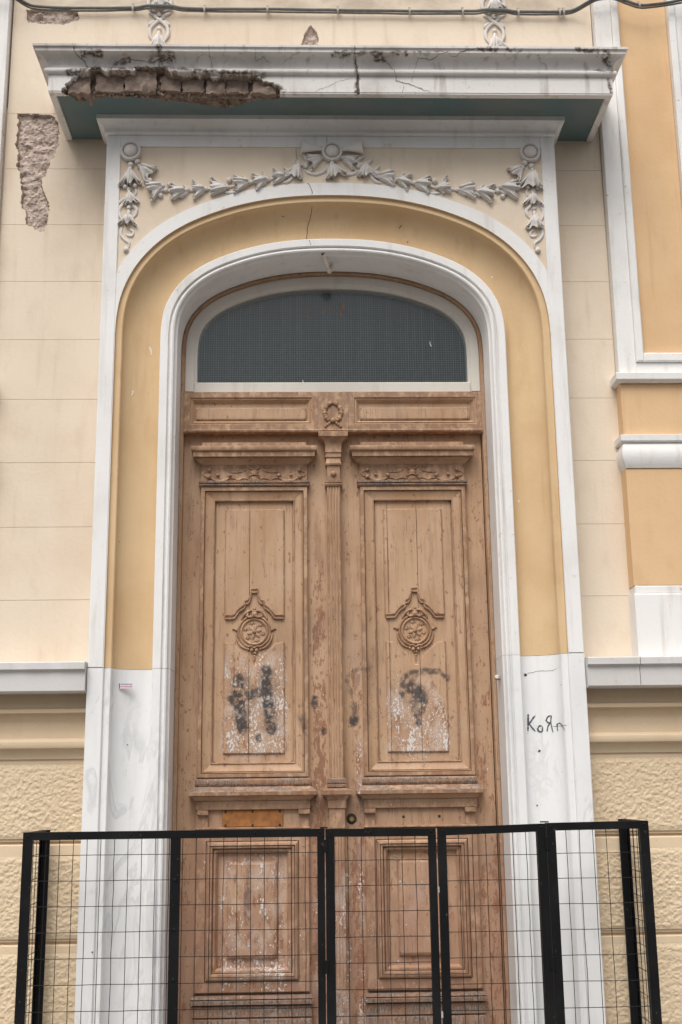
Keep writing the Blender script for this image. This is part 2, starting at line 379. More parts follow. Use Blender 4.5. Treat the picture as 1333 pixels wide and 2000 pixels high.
PATCH = [
 [(-1.714,5.261),(-1.537,5.259),(-1.497,5.217),(-1.488,5.156),(-1.487,5.073),(-1.5,5.036),(-1.518,4.98),(-1.537,4.93),(-1.547,4.888),(-1.571,4.87),(-1.561,4.82),(-1.544,4.779),(-1.523,4.72),(-1.522,4.689),(-1.53,4.599),(-1.541,4.563),(-1.561,4.558),(-1.59,4.572),(-1.604,4.599),(-1.637,4.603),(-1.64,4.679),(-1.662,4.702),(-1.672,4.747),(-1.664,4.788),(-1.677,4.851),(-1.68,4.902),(-1.698,4.929),(-1.702,4.97),(-1.699,5.035),(-1.711,5.067),(-1.709,5.146),(-1.706,5.216)],
 [(-1.702,5.916),(-1.622,5.912),(-1.488,5.927),(-1.412,5.901),(-1.407,5.85),(-1.492,5.824),(-1.619,5.826),(-1.686,5.839)],
 [(-.162,5.70),(-.139,5.783),(-.104,5.826),(-.071,5.786),(-.064,5.70)]]
def block(x0, x1, z0, z1, name='plaster_block', gap=.0009):
    x0 += gap; x1 -= gap; z0 += gap; z1 -= gap
    xs = lines(x0, x1, .03); zs = lines(z0, z1, .03); hit = []
    for p in PATCH:
        P = np.array(p); a, b = P.min(0) - .02, P.max(0) + .02
        if b[0] > x0 and a[0] < x1 and b[1] > z0 and a[1] < z1:
            hit.append(p)
            xs = np.unique(np.r_[xs[(xs < a[0]) | (xs > b[0])], x0, x1, lines(max(x0, a[0]), min(x1, b[0]), .0045)])
            zs = np.unique(np.r_[zs[(zs < a[1]) | (zs > b[1])], z0, z1, lines(max(z0, a[1]), min(z1, b[1]), .0045)])
    X, Z = np.meshgrid(xs, zs, indexing='ij')
    Y = .0022 * fbm(X * 2.2, Z * 2.2, 3, x0)
    msk = np.zeros(X.shape, bool)
    for p in hit:
        jx = .012 * fbm(X * 45, Z * 45, 3, 2.); jz = .012 * fbm(X * 45, Z * 45, 3, 31.)
        msk |= inpoly(X + jx, Z + jz, p)
    if hit:
        rough = .016 + .016 * fbm(X * 32, Z * 32, 4, 3.) + .010 * np.abs(fbm(X * 85, Z * 85, 2, 8.))
        Y = np.where(msk, np.maximum(rough, .003), Y)
    g = grid(xs, zs, Y)
    if hit:
        fm = msk[:-1, :-1].astype(int) + msk[1:, :-1] + msk[1:, 1:] + msk[:-1, 1:]
        g.m = [int(q) for q in (fm >= 2).reshape(-1)]
    # rim going back into the joint
    bd = [(i, 0) for i in range(len(xs))] + [(len(xs) - 1, j) for j in range(1, len(zs))] + [(i, len(zs) - 1) for i in range(len(xs) - 2, -1, -1)] + [(0, j) for j in range(len(zs) - 2, 0, -1)]
    r0 = [(xs[i], Y[i, j], zs[j]) for i, j in bd]; r1 = [(x, .03, z) for x, y, z in r0]
    g.loft([r0, r1], cap=False)
    return g.build(name, [M_CREAM, M_RUBBLE], wall, smooth='auto')
ZJ = [2.24, 2.573, 2.944, 3.281, 3.62, 3.948, 4.276, 4.603, 4.932, 5.265]
for a, b in zip(ZJ[:-1], ZJ[1:]):
    block(XL, -PX + .02, a, b); block(PX - .02, XR, a, b)
block(XL, XR, 5.265, 6.9)
# joint backing
G().box(XL, -1.0, .008, .044, 2.2, 5.3).build('joint_mortar', M_JOINT, wall) if False else None
g = G(); g.box(XL - .01, -1.0, .0062, .0445, 2.2, 4.5); g.box(XL - .01, -1.75, .0062, .0445, 4.5, 5.3); g.box(-1.46, -1.0, .0062, .0445, 4.5, 5.3); g.box(1.0, XR + .01, .0062, .0445, 2.2, 5.3)
g.build('joint_mortar', M_JOINT, wall)

# stone string course, bed mouldings and rough-cast plinth, left and right of the portal
SB = [(2.105,-.085),(2.06,-.085),(2.042,-.092),(2.032,-.108),(2.029,-.124),(2.012,-.126),(2.009,-.095),(1.975,-.078),(1.93,-.072),(1.893,-.078),(1.888,-.096),(1.878,-.108),(1.862,-.11),(1.848,-.104),(1.842,-.082),(1.812,-.066),(1.798,-.062),(1.796,-.052),(1.772,-.052)]
ROW = [(1.772, 1.432), (1.352, .985), (.922, .56), (.50, GZ + .05)]
def rough_panel(x0, x1, z0, z1):
    xs = lines(x0, x1, .0043); zs = lines(z0, z1, .0043); X, Z = np.meshgrid(xs, zs, indexing='ij')
    e = np.minimum(np.minimum(Z - z0, z1 - Z) / .02, 1)
    n = .95 * fbm(X * 92 + 1.5 * vn(X * 25, Z * 25), Z * 108, 3, 5.); n2 = np.abs(fbm(X * 40, Z * 55, 2, 9.))
    Y = -.052 - .002 - e * (.003 + .0062 * np.clip(n + .15, -.25, .7) + .004 * n2)
    g = grid(xs, zs, Y)
    return g.build('rough_panel', M_ROUGH, wall, smooth=True)
for x0, x1, sx in ((-4.6, -PX + .01, -1), (PX - .01, 4.6, 1)):
    xa, xb = (x0, -PX - .003) if sx < 0 else (PX + .003, x1)
    # the sill: two stones, chipped upper edge
    cut = -3.0 if sx < 0 else 1.445
    for a, b in ((xa, cut - .0015), (cut + .0015, xb)):
        xs = lines(a, b, .012); g = G(); rings = []
        for x in xs:
            c = .004 * float(max(0, vn(x * 23, 1.) * 2 + vn(x * 70, 4.)))
            rings.append([(x, .04, 2.245), (x, -.228 + c, 2.243), (x, -.235 + c, 2.238), (x, -.235 + c * .6, 2.208), (x, -.222, 2.203), (x, -.216, 2.198), (x, -.216, 2.108), (x, -.205, 2.102), (x, .04, 2.102)])
        g.loft(rings); g.build('sill_stone', M_SILL, wall, smooth='auto')
    g = G(); xs = lines(x0, x1, .2); g.loft([[(x, y, z) for z, y in SB] for x in xs], closed=False, cap=False); g.build('bed_moulding', M_PLINTH, wall, smooth='auto')
    for i, (zt, zb) in enumerate(ROW):
        a, b = (x0, x1)
        aa, bb = (max(a, -2.6), b) if sx < 0 else (a, min(b, 2.6))
        rough_panel(aa, bb, zb, zt)
        far = (a, aa) if sx < 0 else (bb, b)
        xs = lines(far[0], far[1], .1); grid(xs, lines(zb, zt, .1), -.056).build('rough_panel', M_ROUGH, wall)
        if i < 3:
            zn = ROW[i + 1][0]     # smooth drafted strip with a V groove under the panel
            pr = [(zb, -.052), (zb - .002, -.046), (zb - .012, -.046), (zb - .016, -.030), (zb - .024, -.030), (zb - .028, -.047), (zb - .032, -.052), (zn, -.052)]
            g = G(); g.loft([[(x, y, z) for z, y in pr] for x in lines(x0, x1, .2)], closed=False, cap=False); g.build('groove_strip', M_PLINTH, wall, smooth='auto')
    G().box(x0, x1, -.07, .04, GZ, GZ + .05).build('base_course', M_STEP, wall)

# ------------------------------------------------------------------ raised bays (pilaster with ochre panel) at either side
def bay(sx, e, label):
    far = 4.6
    r = empty('pilaster_bay', (sx * (e + .3), 0, 2.245), label, 'pilaster', 'raised bays beside the plain wall')
    def bx(name, a, b, y0, z0, z1, mat, bv=.003, y1=.044):
        x0, x1 = (a, b) if sx > 0 else (-b, -a)
        return G().box(x0, x1, y0, y1, z0, z1, bv=bv).build(name, mat, r)
    q = e
    bx('base_block', q - .012, far, -.115, 2.247, 2.565, M_WHITE_W, .005)
    bx('base_fillet', q - .002, far, -.10, 2.567, 2.607, M_WHITE_W, .004)
    bx('ochre_block', q - .006, far, -.093, 2.609, 3.212, M_OCHRE2)
    def prof(name, pts, mat):          # (z, projection)
        lv = []
        for z, p in pts:
            x0, x1 = (q - p, far) if sx > 0 else (-far, -(q - p))
            lv.append((z, x0, x1, -.093 - p))
        return G().loftrect(lv, .044).build(name, mat, r, smooth='auto')
    prof('torus_band', [(3.213, .006), (3.226, .012)] + [(3.232 + .104 * i / 8, .012 + .015 * math.sin(math.pi * (i + .6) / 9.2)) for i in range(9)] + [(3.342, .008)], M_WHITE_W)
    prof('upper_fillet', [(3.344, .012), (3.352, .028), (3.381, .03), (3.384, .024)], M_WHITE_W)
    bx('ochre_block', q - .002, far, -.085, 3.386, 3.668, M_OCHRE2)
    prof('cornice_band', [(3.670, .006), (3.674, .022), (3.682, .03), (3.714, .032), (3.718, .026)], M_WHITE_W)
    # upper frame: flat border, raised inner listel, sunk ochre field
    w0, w1 = q + .004, q + .098
    bx('frame_border', w0, w1, -.055, 3.72, 7.6, M_WHITE_W)
    bx('frame_border', w1 + .0005, far, -.055, 3.72, 3.795, M_WHITE_W)
    bx('inner_listel', w1, w1 + .04, -.072, 3.797, 7.6, M_WHITE_W, .006)
    bx('inner_listel', w1 + .0405, q + .46, -.072, 3.797, 3.845, M_WHITE_W, .006)
    bx('ochre_field', w1 + .0405, q + .4195, -.028, 3.846, 7.6, M_OCHRE2)
    bx('inner_listel', q + .42, q + .46, -.072, 3.846, 7.6, M_WHITE_W, .006)
    bx('frame_border', q + .461, far, -.055, 3.796, 7.6, M_WHITE_W)
    # splashes of lost paint on the plinth block
    return r
bay(1, 1.485, 'raised bay at the right edge with ochre panel and white mouldings')
bay(-1, 1.775, 'raised bay at the left edge, only its white border strip showing')

# ------------------------------------------------------------------ portal: outer curve shared by every moulding of the arch
F0 = -.18
half = [(-1.113,3.90),(-1.1125,3.96),(-1.107,4.03),(-1.089,4.128),(-1.055,4.217),(-1.008,4.302),(-.942,4.383),(-.866,4.452),(-.777,4.512),(-.678,4.561),(-.565,4.604),(-.465,4.634),(-.315,4.665),(-.16,4.681),(0,4.686)]
full = half + [(-x, z) for x, z in half[-2::-1]]
ARC = smooth_path(full, 121, 6)
def arch_path(zb, zb2=None, arch_only=False):
    zb2 = zb if zb2 is None else zb2
    if arch_only: return ARC.copy()
    a = np.array([(-1.113, z) for z in lines(zb, 3.88, .06)]); b = np.array([(1.113, z) for z in lines(zb2, 3.88, .06)[::-1]])
    return np.vstack([a, ARC, b])
def normals(P):
    d = np.gradient(P, axis=0); d /= np.linalg.norm(d, axis=1)[:, None]
    return np.stack([d[:, 1], -d[:, 0]], -1)
def sweep(P, prof, g=None, m=0):
    g = g or G(); n = normals(P)
    g.loft([[(p[0] + q[0] * w, y, p[1] + q[1] * w) for w, y in prof] for p, q in zip(P, n)], m, closed=False, cap=False); return g
def cove(w0, y0, w1, y1, n=10):       # quarter-ellipse hollow: starts going in, ends flat
    return [(w0 + (w1 - w0) * (1 - math.cos(t)), y0 + (y1 - y0) * math.sin(t)) for t in np.linspace(0, math.pi / 2, n)]
portal = empty('portal_surround', (0, -.05, GZ), 'white framed arched portal with ochre hollow moulding, garland and marble jambs', 'portal')
ZL, ZR = 2.218, 2.268               # joint where painted work ends on the marble
COVE = cove(.037, -.158, .222, -.062, 16)
IN = [(.2225,-.062),(.2225,-.122),(.226,-.125),(.262,-.125),(.265,-.118),(.2675,-.108),(.270,-.110),(.276,-.119),(.284,-.122),(.291,-.118),(.296,-.106),(.299,-.098),(.306,-.092),(.307,.10)]
FIL = [(.0005,-.1795),(.002,-.166),(.0065,-.164),(.031,-.166),(.035,-.163),(.037,-.158)]
P = arch_path(ZL, ZR)
sweep(P, FIL).build('fillet_band', M_OCHRE, portal, smooth='auto')
sweep(P, COVE).build('hollow_band', M_OCHRE, portal, smooth=True)
sweep(P, IN).build('inner_architrave', M_WHITE, portal, smooth='auto')
# outer white frame: pilaster strips, top rail and the arch band between them
for sx, zb in ((-1, ZL), (1, ZR)):
    x0, x1 = (-PX, -1.1155) if sx < 0 else (1.1155, PX)
    G().box(x0, x1, F0, .03, zb, 5.028, bv=.003).build('frame_stile', M_WHITE, portal)
G().box(-1.1153, 1.1153, F0 + .0006, .03, 4.964, 5.0279, bv=.003).build('frame_rail', M_WHITE, portal)
g = G(); band = []
n_ = normals(ARC); inner = [(p[0], p[1]) for p in ARC]
outer = [(p[0] - q[0] * .07, p[1] - q[1] * .07) for p, q in zip(ARC, n_)]
outer = [(max(-1.1154, min(1.1154, x)), z) for x, z in outer]
rings = [[(a[0], F0 + .0012, a[1]), (b[0], F0 + .0012, b[1]), (b[0], F0 + .011, b[1])] for a, b in zip(inner, outer)]
g.loft(rings, closed=False, cap=False)
lo = [(-1.1154, ZL), (-1.1131, ZL)]
for sx, zb in ((-1, ZL), (1, ZR)):
    g.add([(sx * 1.1154, F0 + .0012, zb), (sx * 1.113, F0 + .0012, zb), (sx * 1.113, F0 + .0012, 3.91), (sx * 1.1154, F0 + .0012, 3.91)], [(0, 1, 2, 3)])
g.build('arch_band', M_WHITE, portal, smooth='auto')
xs = lines(-1.1153, 1.1153, .05); g = grid(xs, lines(3.95, 4.9645, .05), F0 + .0098)
# keep only the spandrel above the arch
g = G(); us = [(x, z) for x, z in zip([o[0] for o in outer], [o[1] for o in outer])]
rings = [[(x, F0 + .0098, z - .01), (x, F0 + .0098, z + (4.965 - z) * .33), (x, F0 + .0098, z + (4.965 - z) * .66), (x, F0 + .0098, 4.965)] for x, z in us if z > 4.2]
g.loft(rings, closed=False, cap=False); g.build('spandrel_panel', M_CREAM, portal)
# crown moulding under the canopy
g = G(); lv = [(5.0285, PX + .002, -.184), (5.034, PX + .012, -.194), (5.042, PX + .014, -.197), (5.046, PX + .008, -.192)]
for t in np.linspace(0, 1, 7): lv.append((5.049 + .037 * t, PX + .010 + .034 * (1 - math.cos(t * math.pi / 2)), -.194 - .044 * (1 - math.cos(t * math.pi / 2))))
lv += [(5.088, PX + .048, -.243), (5.1155, PX + .05, -.247)]
g.loftrect([(z, -a, a, y) for z, a, y in lv], .03); g.build('crown_moulding', M_STUCCO if False else M_WHITE, portal, smooth='auto')

# marble jambs below the painted work
JM = [(-.0775, .03), (-.0775, F0 + .0005), (-.0745, F0 - .002), (-.003, F0 - .002), (0, F0 + .001), (.003, -.166), (.031, -.167), (.036, -.160)] + COVE[1:] + [(w, y - .0008) for w, y in IN[1:]]
for sx, zt in ((-1, ZL - .0015), (1, ZR - .0015)):
    g = G(); rows = lines(GZ, zt, .12)
    g.loft([[(sx * (1.113 - w), y, z) for w, y in JM] for z in rows], closed=False, cap=False)
    j = g.build('marble_jamb', M_MARBLE, portal, smooth='auto')
jam_r = j

# ---- stucco ornament
def petal(g, base, ang, L, Wd, h, bend, lift=0., nu=9, nv=7, tip=.35):
    b = Vector(base); d = Vector((math.sin(ang), 0, math.cos(ang))); p = Vector((math.cos(ang), 0, -math.sin(ang)))
    rings = []
    for i in range(nu):
        u = i / (nu - 1); w = Wd * (math.sin(math.pi * min(1, u * .86 + .1)) ** .75) * (1 - .25 * u) + .0015
        c = b + d * (u * L) + p * (bend * u * u * L)
        hh = h * (math.sin(math.pi * min(1, u * .75 + .12)) ** .7) + lift + (tip * h * max(0, (u - .7) / .3))
        row = []
        for k in range(nv):
            v = -1 + 2 * k / (nv - 1); y = -(hh * (1 - abs(v) ** 2.2) - (.16 * h if abs(v) < .2 and u > .2 else 0))
            row.append(c + p * (v * w) + Vector((0, y, 0)))
        rings.append(row)
    g.loft(rings, closed=False, cap=False)
def blossom_mesh(fl, fr, lobes, cp, ln):
    g = G(); rings = []; L = .078 * ln
    for u in np.linspace(0, 1, 11):
        r = float(np.interp(u, [0, .1, .3, .55, .82, 1], [.010, .020, .030, .033, .031, .034])); row = []
        for v in np.linspace(-1, 1, 19):
            lob = math.cos(2 * math.pi * v / .92); T = 1 - (lobes - lobes * lob) * u * u
            h = (.012 + .019 * math.sin(min(1, u * 1.3 + .12) * math.pi * .62)) * math.sqrt(max(0, 1 - .98 * v * v)) * (1 - .16 * u * (1 - lob))
            row.append((v * r * (1 + (fl if v < 0 else fr) * u * u * u * abs(v)), -h, u * L * T))
        rings.append(row)
    g.loft(rings, closed=False, cap=False)
    g.loft([rings[-1], [(x * .75, y * .4, z - .006) for x, y, z in rings[-1]], [(x * .5, 0, z - .03) for x, y, z in rings[-1]]], closed=False, cap=False)
    petal(g, (cp * .1, 0, .002), cp * 1.5, .074 * ln, .0165, .020, cp, .0165, tip=.25)
    petal(g, (-.006, 0, .002), -.28 - .2 * fl, .074 * ln, .011, .012, -.15 - .2 * fl, .012, tip=.5); petal(g, (.006, 0, .002), .28 + .2 * fr, .076 * ln, .011, .012, .15 + .2 * fr, .012, tip=.5)
    g.ball((-.034 * (1 + fl), -.012, .070 * ln), .0065, .9, 8, 5); g.ball((.034 * (1 + fr), -.012, .068 * ln), .0065, .9, 8, 5)
    g.ball((0, -.008, -.003), .012, .85, 9, 6)
    me_o = g.build('tulip_blossom', M_STUCCO, None, smooth=True, org=(0, 0, 0)); me = me_o.data
    bpy.data.objects.remove(me_o); return me
BLOS = [blossom_mesh(.25, .30, .13, 0, 1), blossom_mesh(.65, .1, .16, .06, .95), blossom_mesh(.05, .6, .10, -.08, 1.06), blossom_mesh(.4, .5, .2, .03, .9)]
_bi = [0]
def bead_mesh():
    g = G().ball((0, 0, 0), 1., .9, 10, 7); o = g.build('bead', M_STUCCO, None, smooth=True, org=(0, 0, 0)); me = o.data; bpy.data.objects.remove(o); return me
BEAD = bead_mesh()
SY = F0 + .009
def bead(x, z, r, par, y=None):
    o = link('bead', BEAD, (x, (SY if y is None else y) - r * .45, z), par); o.scale = (r, r, r); return o
def bloom(x, z, dx, dz, s, par, y=None):
    _bi[0] += 1; o = link('tulip_blossom', BLOS[(_bi[0] * 7) % 4], (x, SY if y is None else y, z), par)
    o.rotation_euler = (0, math.atan2(dx, dz) + random.uniform(-.2, .2), 0); o.scale = (s * random.uniform(.9, 1.1), s * 1.15, s * random.uniform(.92, 1.08)); return o
def ribbon(pts, w, par, y=None, taper=True, name='ribbon', hgt=.55):
    q = smooth_path([(a, b) for a, b in pts], max(10, 6 * len(pts))); y = SY if y is None else y; n = normals(q); rings = []
    for i, (p, m) in enumerate(zip(q, n)):
        t = i / (len(q) - 1); ww = w * (min(1, .45 + 3 * min(t, 1 - t)) if taper else 1)
        rings.append([(p[0] + m[0] * ww * math.cos(a), y - ww * hgt * 1.6 * math.sin(a), p[1] + m[1] * ww * math.cos(a)) for a in np.linspace(0, math.pi, 7)])
    return G().loft(rings, closed=False, cap=False).build(name, M_STUCCO, par, smooth=True)
def roundel(x, z, par, R0=.056):
    k = R0 / .056
    o = G().lathe_y((x, F0 - .002, z), [(a * k, b) for a, b in [(.056, .012), (.056, -.006), (.053, -.016), (.047, -.019), (.042, -.016), (.0395, -.008), (.038, -.004)]], 36).build('roundel', M_STUCCO, par, smooth='auto')
    G().lathe_y((x, F0 - .004, z), [(.0375 * k * math.cos(t), -.036 * k * math.sin(t) + .002) for t in np.linspace(0, 1.5, 7)], 32).build('boss', M_STUCCO, o, smooth=True)
    return o
for x in (-1.062, .001, 1.056): roundel(x, 4.932, portal)
cL = lambda cx, cy: (-1.063 + (cx - 235) * .000405, 4.933 - (cy - 230) * .00044)
cM = lambda cx, cy: ((cx - 945) * .000704, 4.934 - (cy - 135) * .00077)
for sx in (-1, 1):
    def P2(p): return (-sx * p[0], p[1]) if sx > 0 else p
    for cx, cy, r in [(240,405,33),(235,460,24),(325,365,33),(352,432,24),(495,605,28),(172,690,26),(300,680,26),(230,730,26),(235,965,26),(232,1015,24),(748,660,28),(700,735,28),(637,805,28),(645,705,24),(215,1505,30),(985,740,22),(1235,720,22)]:
        x, z = P2(cL(cx, cy)); bead(x, z, r * .00049, portal)
    for cx, cy, r in [(175,350,20),(610,300,24),(335,365,16),(465,345,16),(745,240,18)]:
        x, z = P2(cM(cx, cy)); bead(x, z, r * .0008, portal)
    dirf = 1 if sx < 0 else -1
    for (p, dx, dz, s) in [(cL(235, 480), 0, -1, 1.28), (cL(365, 430), .75, -.7, 1.05), (cL(655, 690), -.97, -.1, 1.2), (cL(955, 742), -1, -.08, 1.12), (cL(1205, 722), -1, -.05, 1.02),
                           (cM(155, 402), -1, .05, 1.0), (cM(320, 368), -1, -.06, 1.05), (cM(455, 342), -1, -.1, 1.0), (cM(592, 322), -1, .12, 1.0), (cM(688, 228), -.1, -1, 1.05), (cM(862, 182), -1, -.35, 1.0),
                           (cL(235, 770), 0, -1, .95), (cL(235, 1050), 0, -1, .95)]:
        x, z = P2(p); bloom(x, z, dirf * dx, dz, s, portal)
    for pts, w in [([cM(925, 215), cM(890, 270), cM(830, 298), cM(770, 288), cM(738, 262)], .010), ([cM(735, 228), cM(680, 238), cM(660, 280), cM(640, 330), cM(605, 358), cM(572, 362)], .011),
                   ([cM(215, 440), cM(180, 440), cM(140, 438)], .009),
                   ([cL(310, 700), cL(320, 760), cL(300, 800)], .007),
                   ([cL(205, 830), cL(270, 920), cL(330, 980), cL(320, 1050), cL(290, 1085)], .010), ([cL(255, 830), cL(160, 910), cL(110, 990), cL(125, 1070), cL(160, 1130)], .0095),
                   ([cL(150, 1200), cL(140, 1300), cL(190, 1370), cL(245, 1410), cL(250, 1470)], .0085), ([cL(245, 1230), cL(295, 1270), cL(285, 1320), cL(240, 1320), cL(205, 1300)], .0075), ([cL(270, 800), cL(330, 850), cL(370, 895)], .0085), ([cL(180, 830), cL(130, 870), cL(90, 910)], .0075)]:
        ribbon([P2(p) for p in pts], w, portal)
    # bow loop: flared hollow band beside the middle roundel
    rings = []
    for k, t in enumerate(np.linspace(0, 1, 9)):
        cx = sx * (.048 + .108 * t); cz = 4.942 + .012 * t; hh = .008 + .033 * t ** 1.25 + (.003 if k == 8 else 0); dp = .006 + .011 * t
        rings.append([(cx + sx * .012 * abs(math.cos(a)) * t, SY - .014 - dp * (1.25 + 1.0 * math.sin(a)), cz + hh * math.cos(a)) for a in np.linspace(0, 2 * math.pi, 18, endpoint=False)])
    inn = [[(p[0] - sx * .0, SY - .008 + (p[1] - SY + .008) * .78 - .003, 4.954 + (p[2] - 4.954) * .78) for p in rings[-1]], [(p[0] - sx * .05, SY - .02, 4.95 + (p[2] - 4.95) * .35) for p in rings[-1]]]
    G().loft(rings + inn, cap=False).build('bow_loop', M_STUCCO, portal, smooth='auto')
bloom(.001, 4.862, 0, -1, 1.2, portal)
bead(.001, 4.868, .011, portal)

def leaf_mesh():
    g = G(); petal(g, (0, 0, 0), 0, .056, .0135, .013, .12, .004, tip=.6); g.ball((.006, -.012, .055), .0055, .9, 7, 5)
    o = g.build('stucco_leaf', M_STUCCO, None, smooth=True, org=(0, 0, 0)); me = o.data; bpy.data.objects.remove(o); return me
LEAF = leaf_mesh()
def sleaf(x, z, ang, sc, par):
    o = link('stucco_leaf', LEAF, (x, SY, z), par); o.rotation_euler = (0, ang, 0); o.scale = (sc, 1.1, sc)
STEM = [cL(395, 560), cL(500, 640), cL(700, 730), cL(860, 748), cL(1000, 742), cL(1215, 718), cM(155, 400), cM(320, 368), cM(455, 342), cM(590, 318), cM(650, 285), cM(700, 240), cM(780, 205), cM(862, 182), cM(915, 165)]
for sx in (-1, 1):
    ribbon([((-sx) * p[0], p[1]) if sx > 0 else p for p in STEM], .0075, portal, SY, False, 'garland_stem', .7)
    for i, p in enumerate(STEM[2:-2]):
        x, z = (-sx * p[0], p[1]) if sx > 0 else p
        for e in (-1, 1): sleaf(x + random.uniform(-.012, .012), z, sx * (1.571 + e * random.uniform(.45, .95)), random.uniform(.72, .98), portal)

# cracks running through the portal
def stroke(pts, w, yf, name, mat, par, seed=1, jag=.004, n=None, **kw):
    q = smooth_path(pts, n or max(8, int(18 * len(pts)))); q = q + jag * np.stack([fbm(q[:, 1] * 60, q[:, 0] * 60 + seed, 3), fbm(q[:, 0] * 60 + 9, q[:, 1] * 60 + seed, 3)], -1)
    nn = normals(q); g = G(); rings = []
    for i, (p, m) in enumerate(zip(q, nn)):
        t = i / (len(q) - 1); ww = w * (.55 + .9 * abs(float(vn(i * .7, seed)) + .5)) * min(1, .35 + 5 * min(t, 1 - t)); y = yf(p[0], p[1])
        rings.append([(p[0] + m[0] * ww, y, p[1] + m[1] * ww), (p[0] - m[0] * ww, y, p[1] - m[1] * ww)])
    return g.loft(rings, closed=False, cap=False).build(name, mat, par, **kw)
def arcY(prof, w): 
    ws = [a for a, b in prof]; ys = [b for a, b in prof]; return float(np.interp(w, ws, ys))
def wof(x, z): return float(np.min(np.hypot(ARC[:, 0] - x, ARC[:, 1] - z)))
stroke([(-.135, 4.752), (-.118, 4.74), (-.108, 4.71), (-.107, 4.687)], .0016, lambda x, z: F0 + .0002, 'crack', M_CRACKL, portal)
stroke([(-.106, 4.645), (-.115, 4.60), (-.128, 4.56), (-.135, 4.50), (-.130, 4.466)], .0018, lambda x, z: arcY(COVE, wof(x, z)) - .0012, 'crack', M_CRACKL, portal, 4)
stroke([(-.125, 4.456), (-.118, 4.435), (-.115, 4.424)], .0013, lambda x, z: -.1262, 'crack', M_CRACKL, portal, 6)
stroke([(-.19, 4.962), (-.187, 4.92), (-.182, 4.86)], .0012, lambda x, z: F0 + .0088, 'crack', M_CRACKL, portal, 8)
stroke([(-.025, 5.027), (-.027, 4.99), (-.024, 4.966)], .0014, lambda x, z: F0 - .0006, 'crack', M_CRACKL, portal, 9)

for x, z, a, l in [(-.948, 3.86, .3, .045), (-1.03, 3.62, -.2, .03), (.36, 4.55, -.8, .02), (.40, 4.47, .2, .012), (-.26, 4.60, 1.4, .014), (.84, 4.27, .3, .008), (.93, 3.05, .1, .012)]:
    stroke([(x - l * .5 * math.sin(a), z + l * .5 * math.cos(a)), (x + .003, z), (x + l * .5 * math.sin(a), z - l * .5 * math.cos(a))], .0028, lambda q, w: arcY(COVE, wof(q, w) if w > 3.95 else 1.113 - abs(q)) - .0012, 'paint_scuff', M_WHITE if z < 4.4 else M_CRACKL, portal, int(z * 9), .004)
def jambY(x): return arcY(JM[1:], 1.113 - abs(x)) - .0012
K = [[(.926,1.988),(.921,1.903)],[(.96,1.979),(.932,1.944),(.929,1.938),(.957,1.901)],[(.99,1.926),(.976,1.928),(.968,1.912),(.975,1.901),(.987,1.902),(.991,1.924)],[(1.032,1.974),(1.02,1.972),(1.009,1.954),(1.018,1.943),(1.03,1.943)],[(1.033,1.976),(1.030,1.939),(1.036,1.896)],[(1.026,1.939),(1.015,1.923),(1.01,1.9)],[(1.054,1.938),(1.056,1.9)],[(1.051,1.923),(1.063,1.937),(1.073,1.93),(1.078,1.903)],[(1.033,1.923),(1.091,1.925)]]
for i, s in enumerate(K):
    stroke(s, .0042 if i == 0 else (.0010 if i == 8 else .0038), lambda x, z: jambY(x), 'marker_stroke', M_INK, portal, i, .0008)
stroke([(.913,2.17),(.931,2.18),(.992,2.193),(1.044,2.191),(1.076,2.204)], .0008, lambda x, z: jambY(x), 'crack', M_CRACKL, portal, 3)
for x, z, r in [(.97, 1.81, .006), (.947, 1.555, .004), (.921, 2.174, .007), (1.076, 2.118, .003), (-1.005, 1.86, .003), (-1.12, .94, .004)]:
    g = G(); rr = [r * (.7 + .6 * random.random()) for _ in range(9)]
    g.add([(x + rr[k] * math.cos(k * .698), jambY(x) - .0004, z + rr[k] * math.sin(k * .698)) for k in range(9)], [tuple(range(9))]); g.build('chip', M_CRACK, portal)

# ------------------------------------------------------------------ canopy (hood) with the broken corner
can = empty('canopy', (0, -.25, 5.104), 'weathered white cornice canopy over the portal with plaster broken off', 'canopy')
HX, FY = 1.443, -.455
def densify(pr, st):
    out = [pr[0]]
    for a, b in zip(pr[:-1], pr[1:]):
        L = math.hypot(b[0] - a[0], b[1] - a[1]); k = max(1, int(L / st))
        out += [(a[0] + (b[0] - a[0]) * i / k, a[1] + (b[1] - a[1]) * i / k) for i in range(1, k + 1)]
    return out
CP = [(0, 5.104), (.0, 5.109), (.003, 5.112), (.003, 5.204), (.012, 5.206)] + [(.012 + .011 * math.sin(t), 5.2065 + .0145 * (1 - math.cos(t))) for t in np.linspace(.3, 2.9, 8)] + [(.008, 5.2375), (.007, 5.242)] + \
     [(.007 + .05 * (1 - math.cos(t)), 5.243 + .056 * math.sin(t)) for t in np.linspace(0.1, math.pi / 2, 9)] + [(.064, 5.301), (.065, 5.318), (.0695, 5.321), (.0745, 5.322), (.0755, 5.334), (.07, 5.338)]
SP = [(-.17, 5.1105), (-.036, 5.1105), (-.034, 5.104), (0, 5.104)]
prof = densify(SP, .004)[:-1] + densify(CP, .004)
xs = lines(-1, 1, .0038 / HX)
O = np.array([p[0] for p in prof]); Zp = np.array([p[1] for p in prof])
X = xs[:, None] * (HX + np.maximum(O, 0))[None, :]; Y = (FY - O)[None, :] + 0 * X; Z = Zp[None, :] + 0 * X
Mi = np.zeros(X.shape, int)
Mi[:] = 0
teal = (O < -.035)[None, :] & (np.abs(X) < HX - .034); Mi[teal] = 1
Z = np.where((O < -.035)[None, :] & ~teal, 5.104, Z)
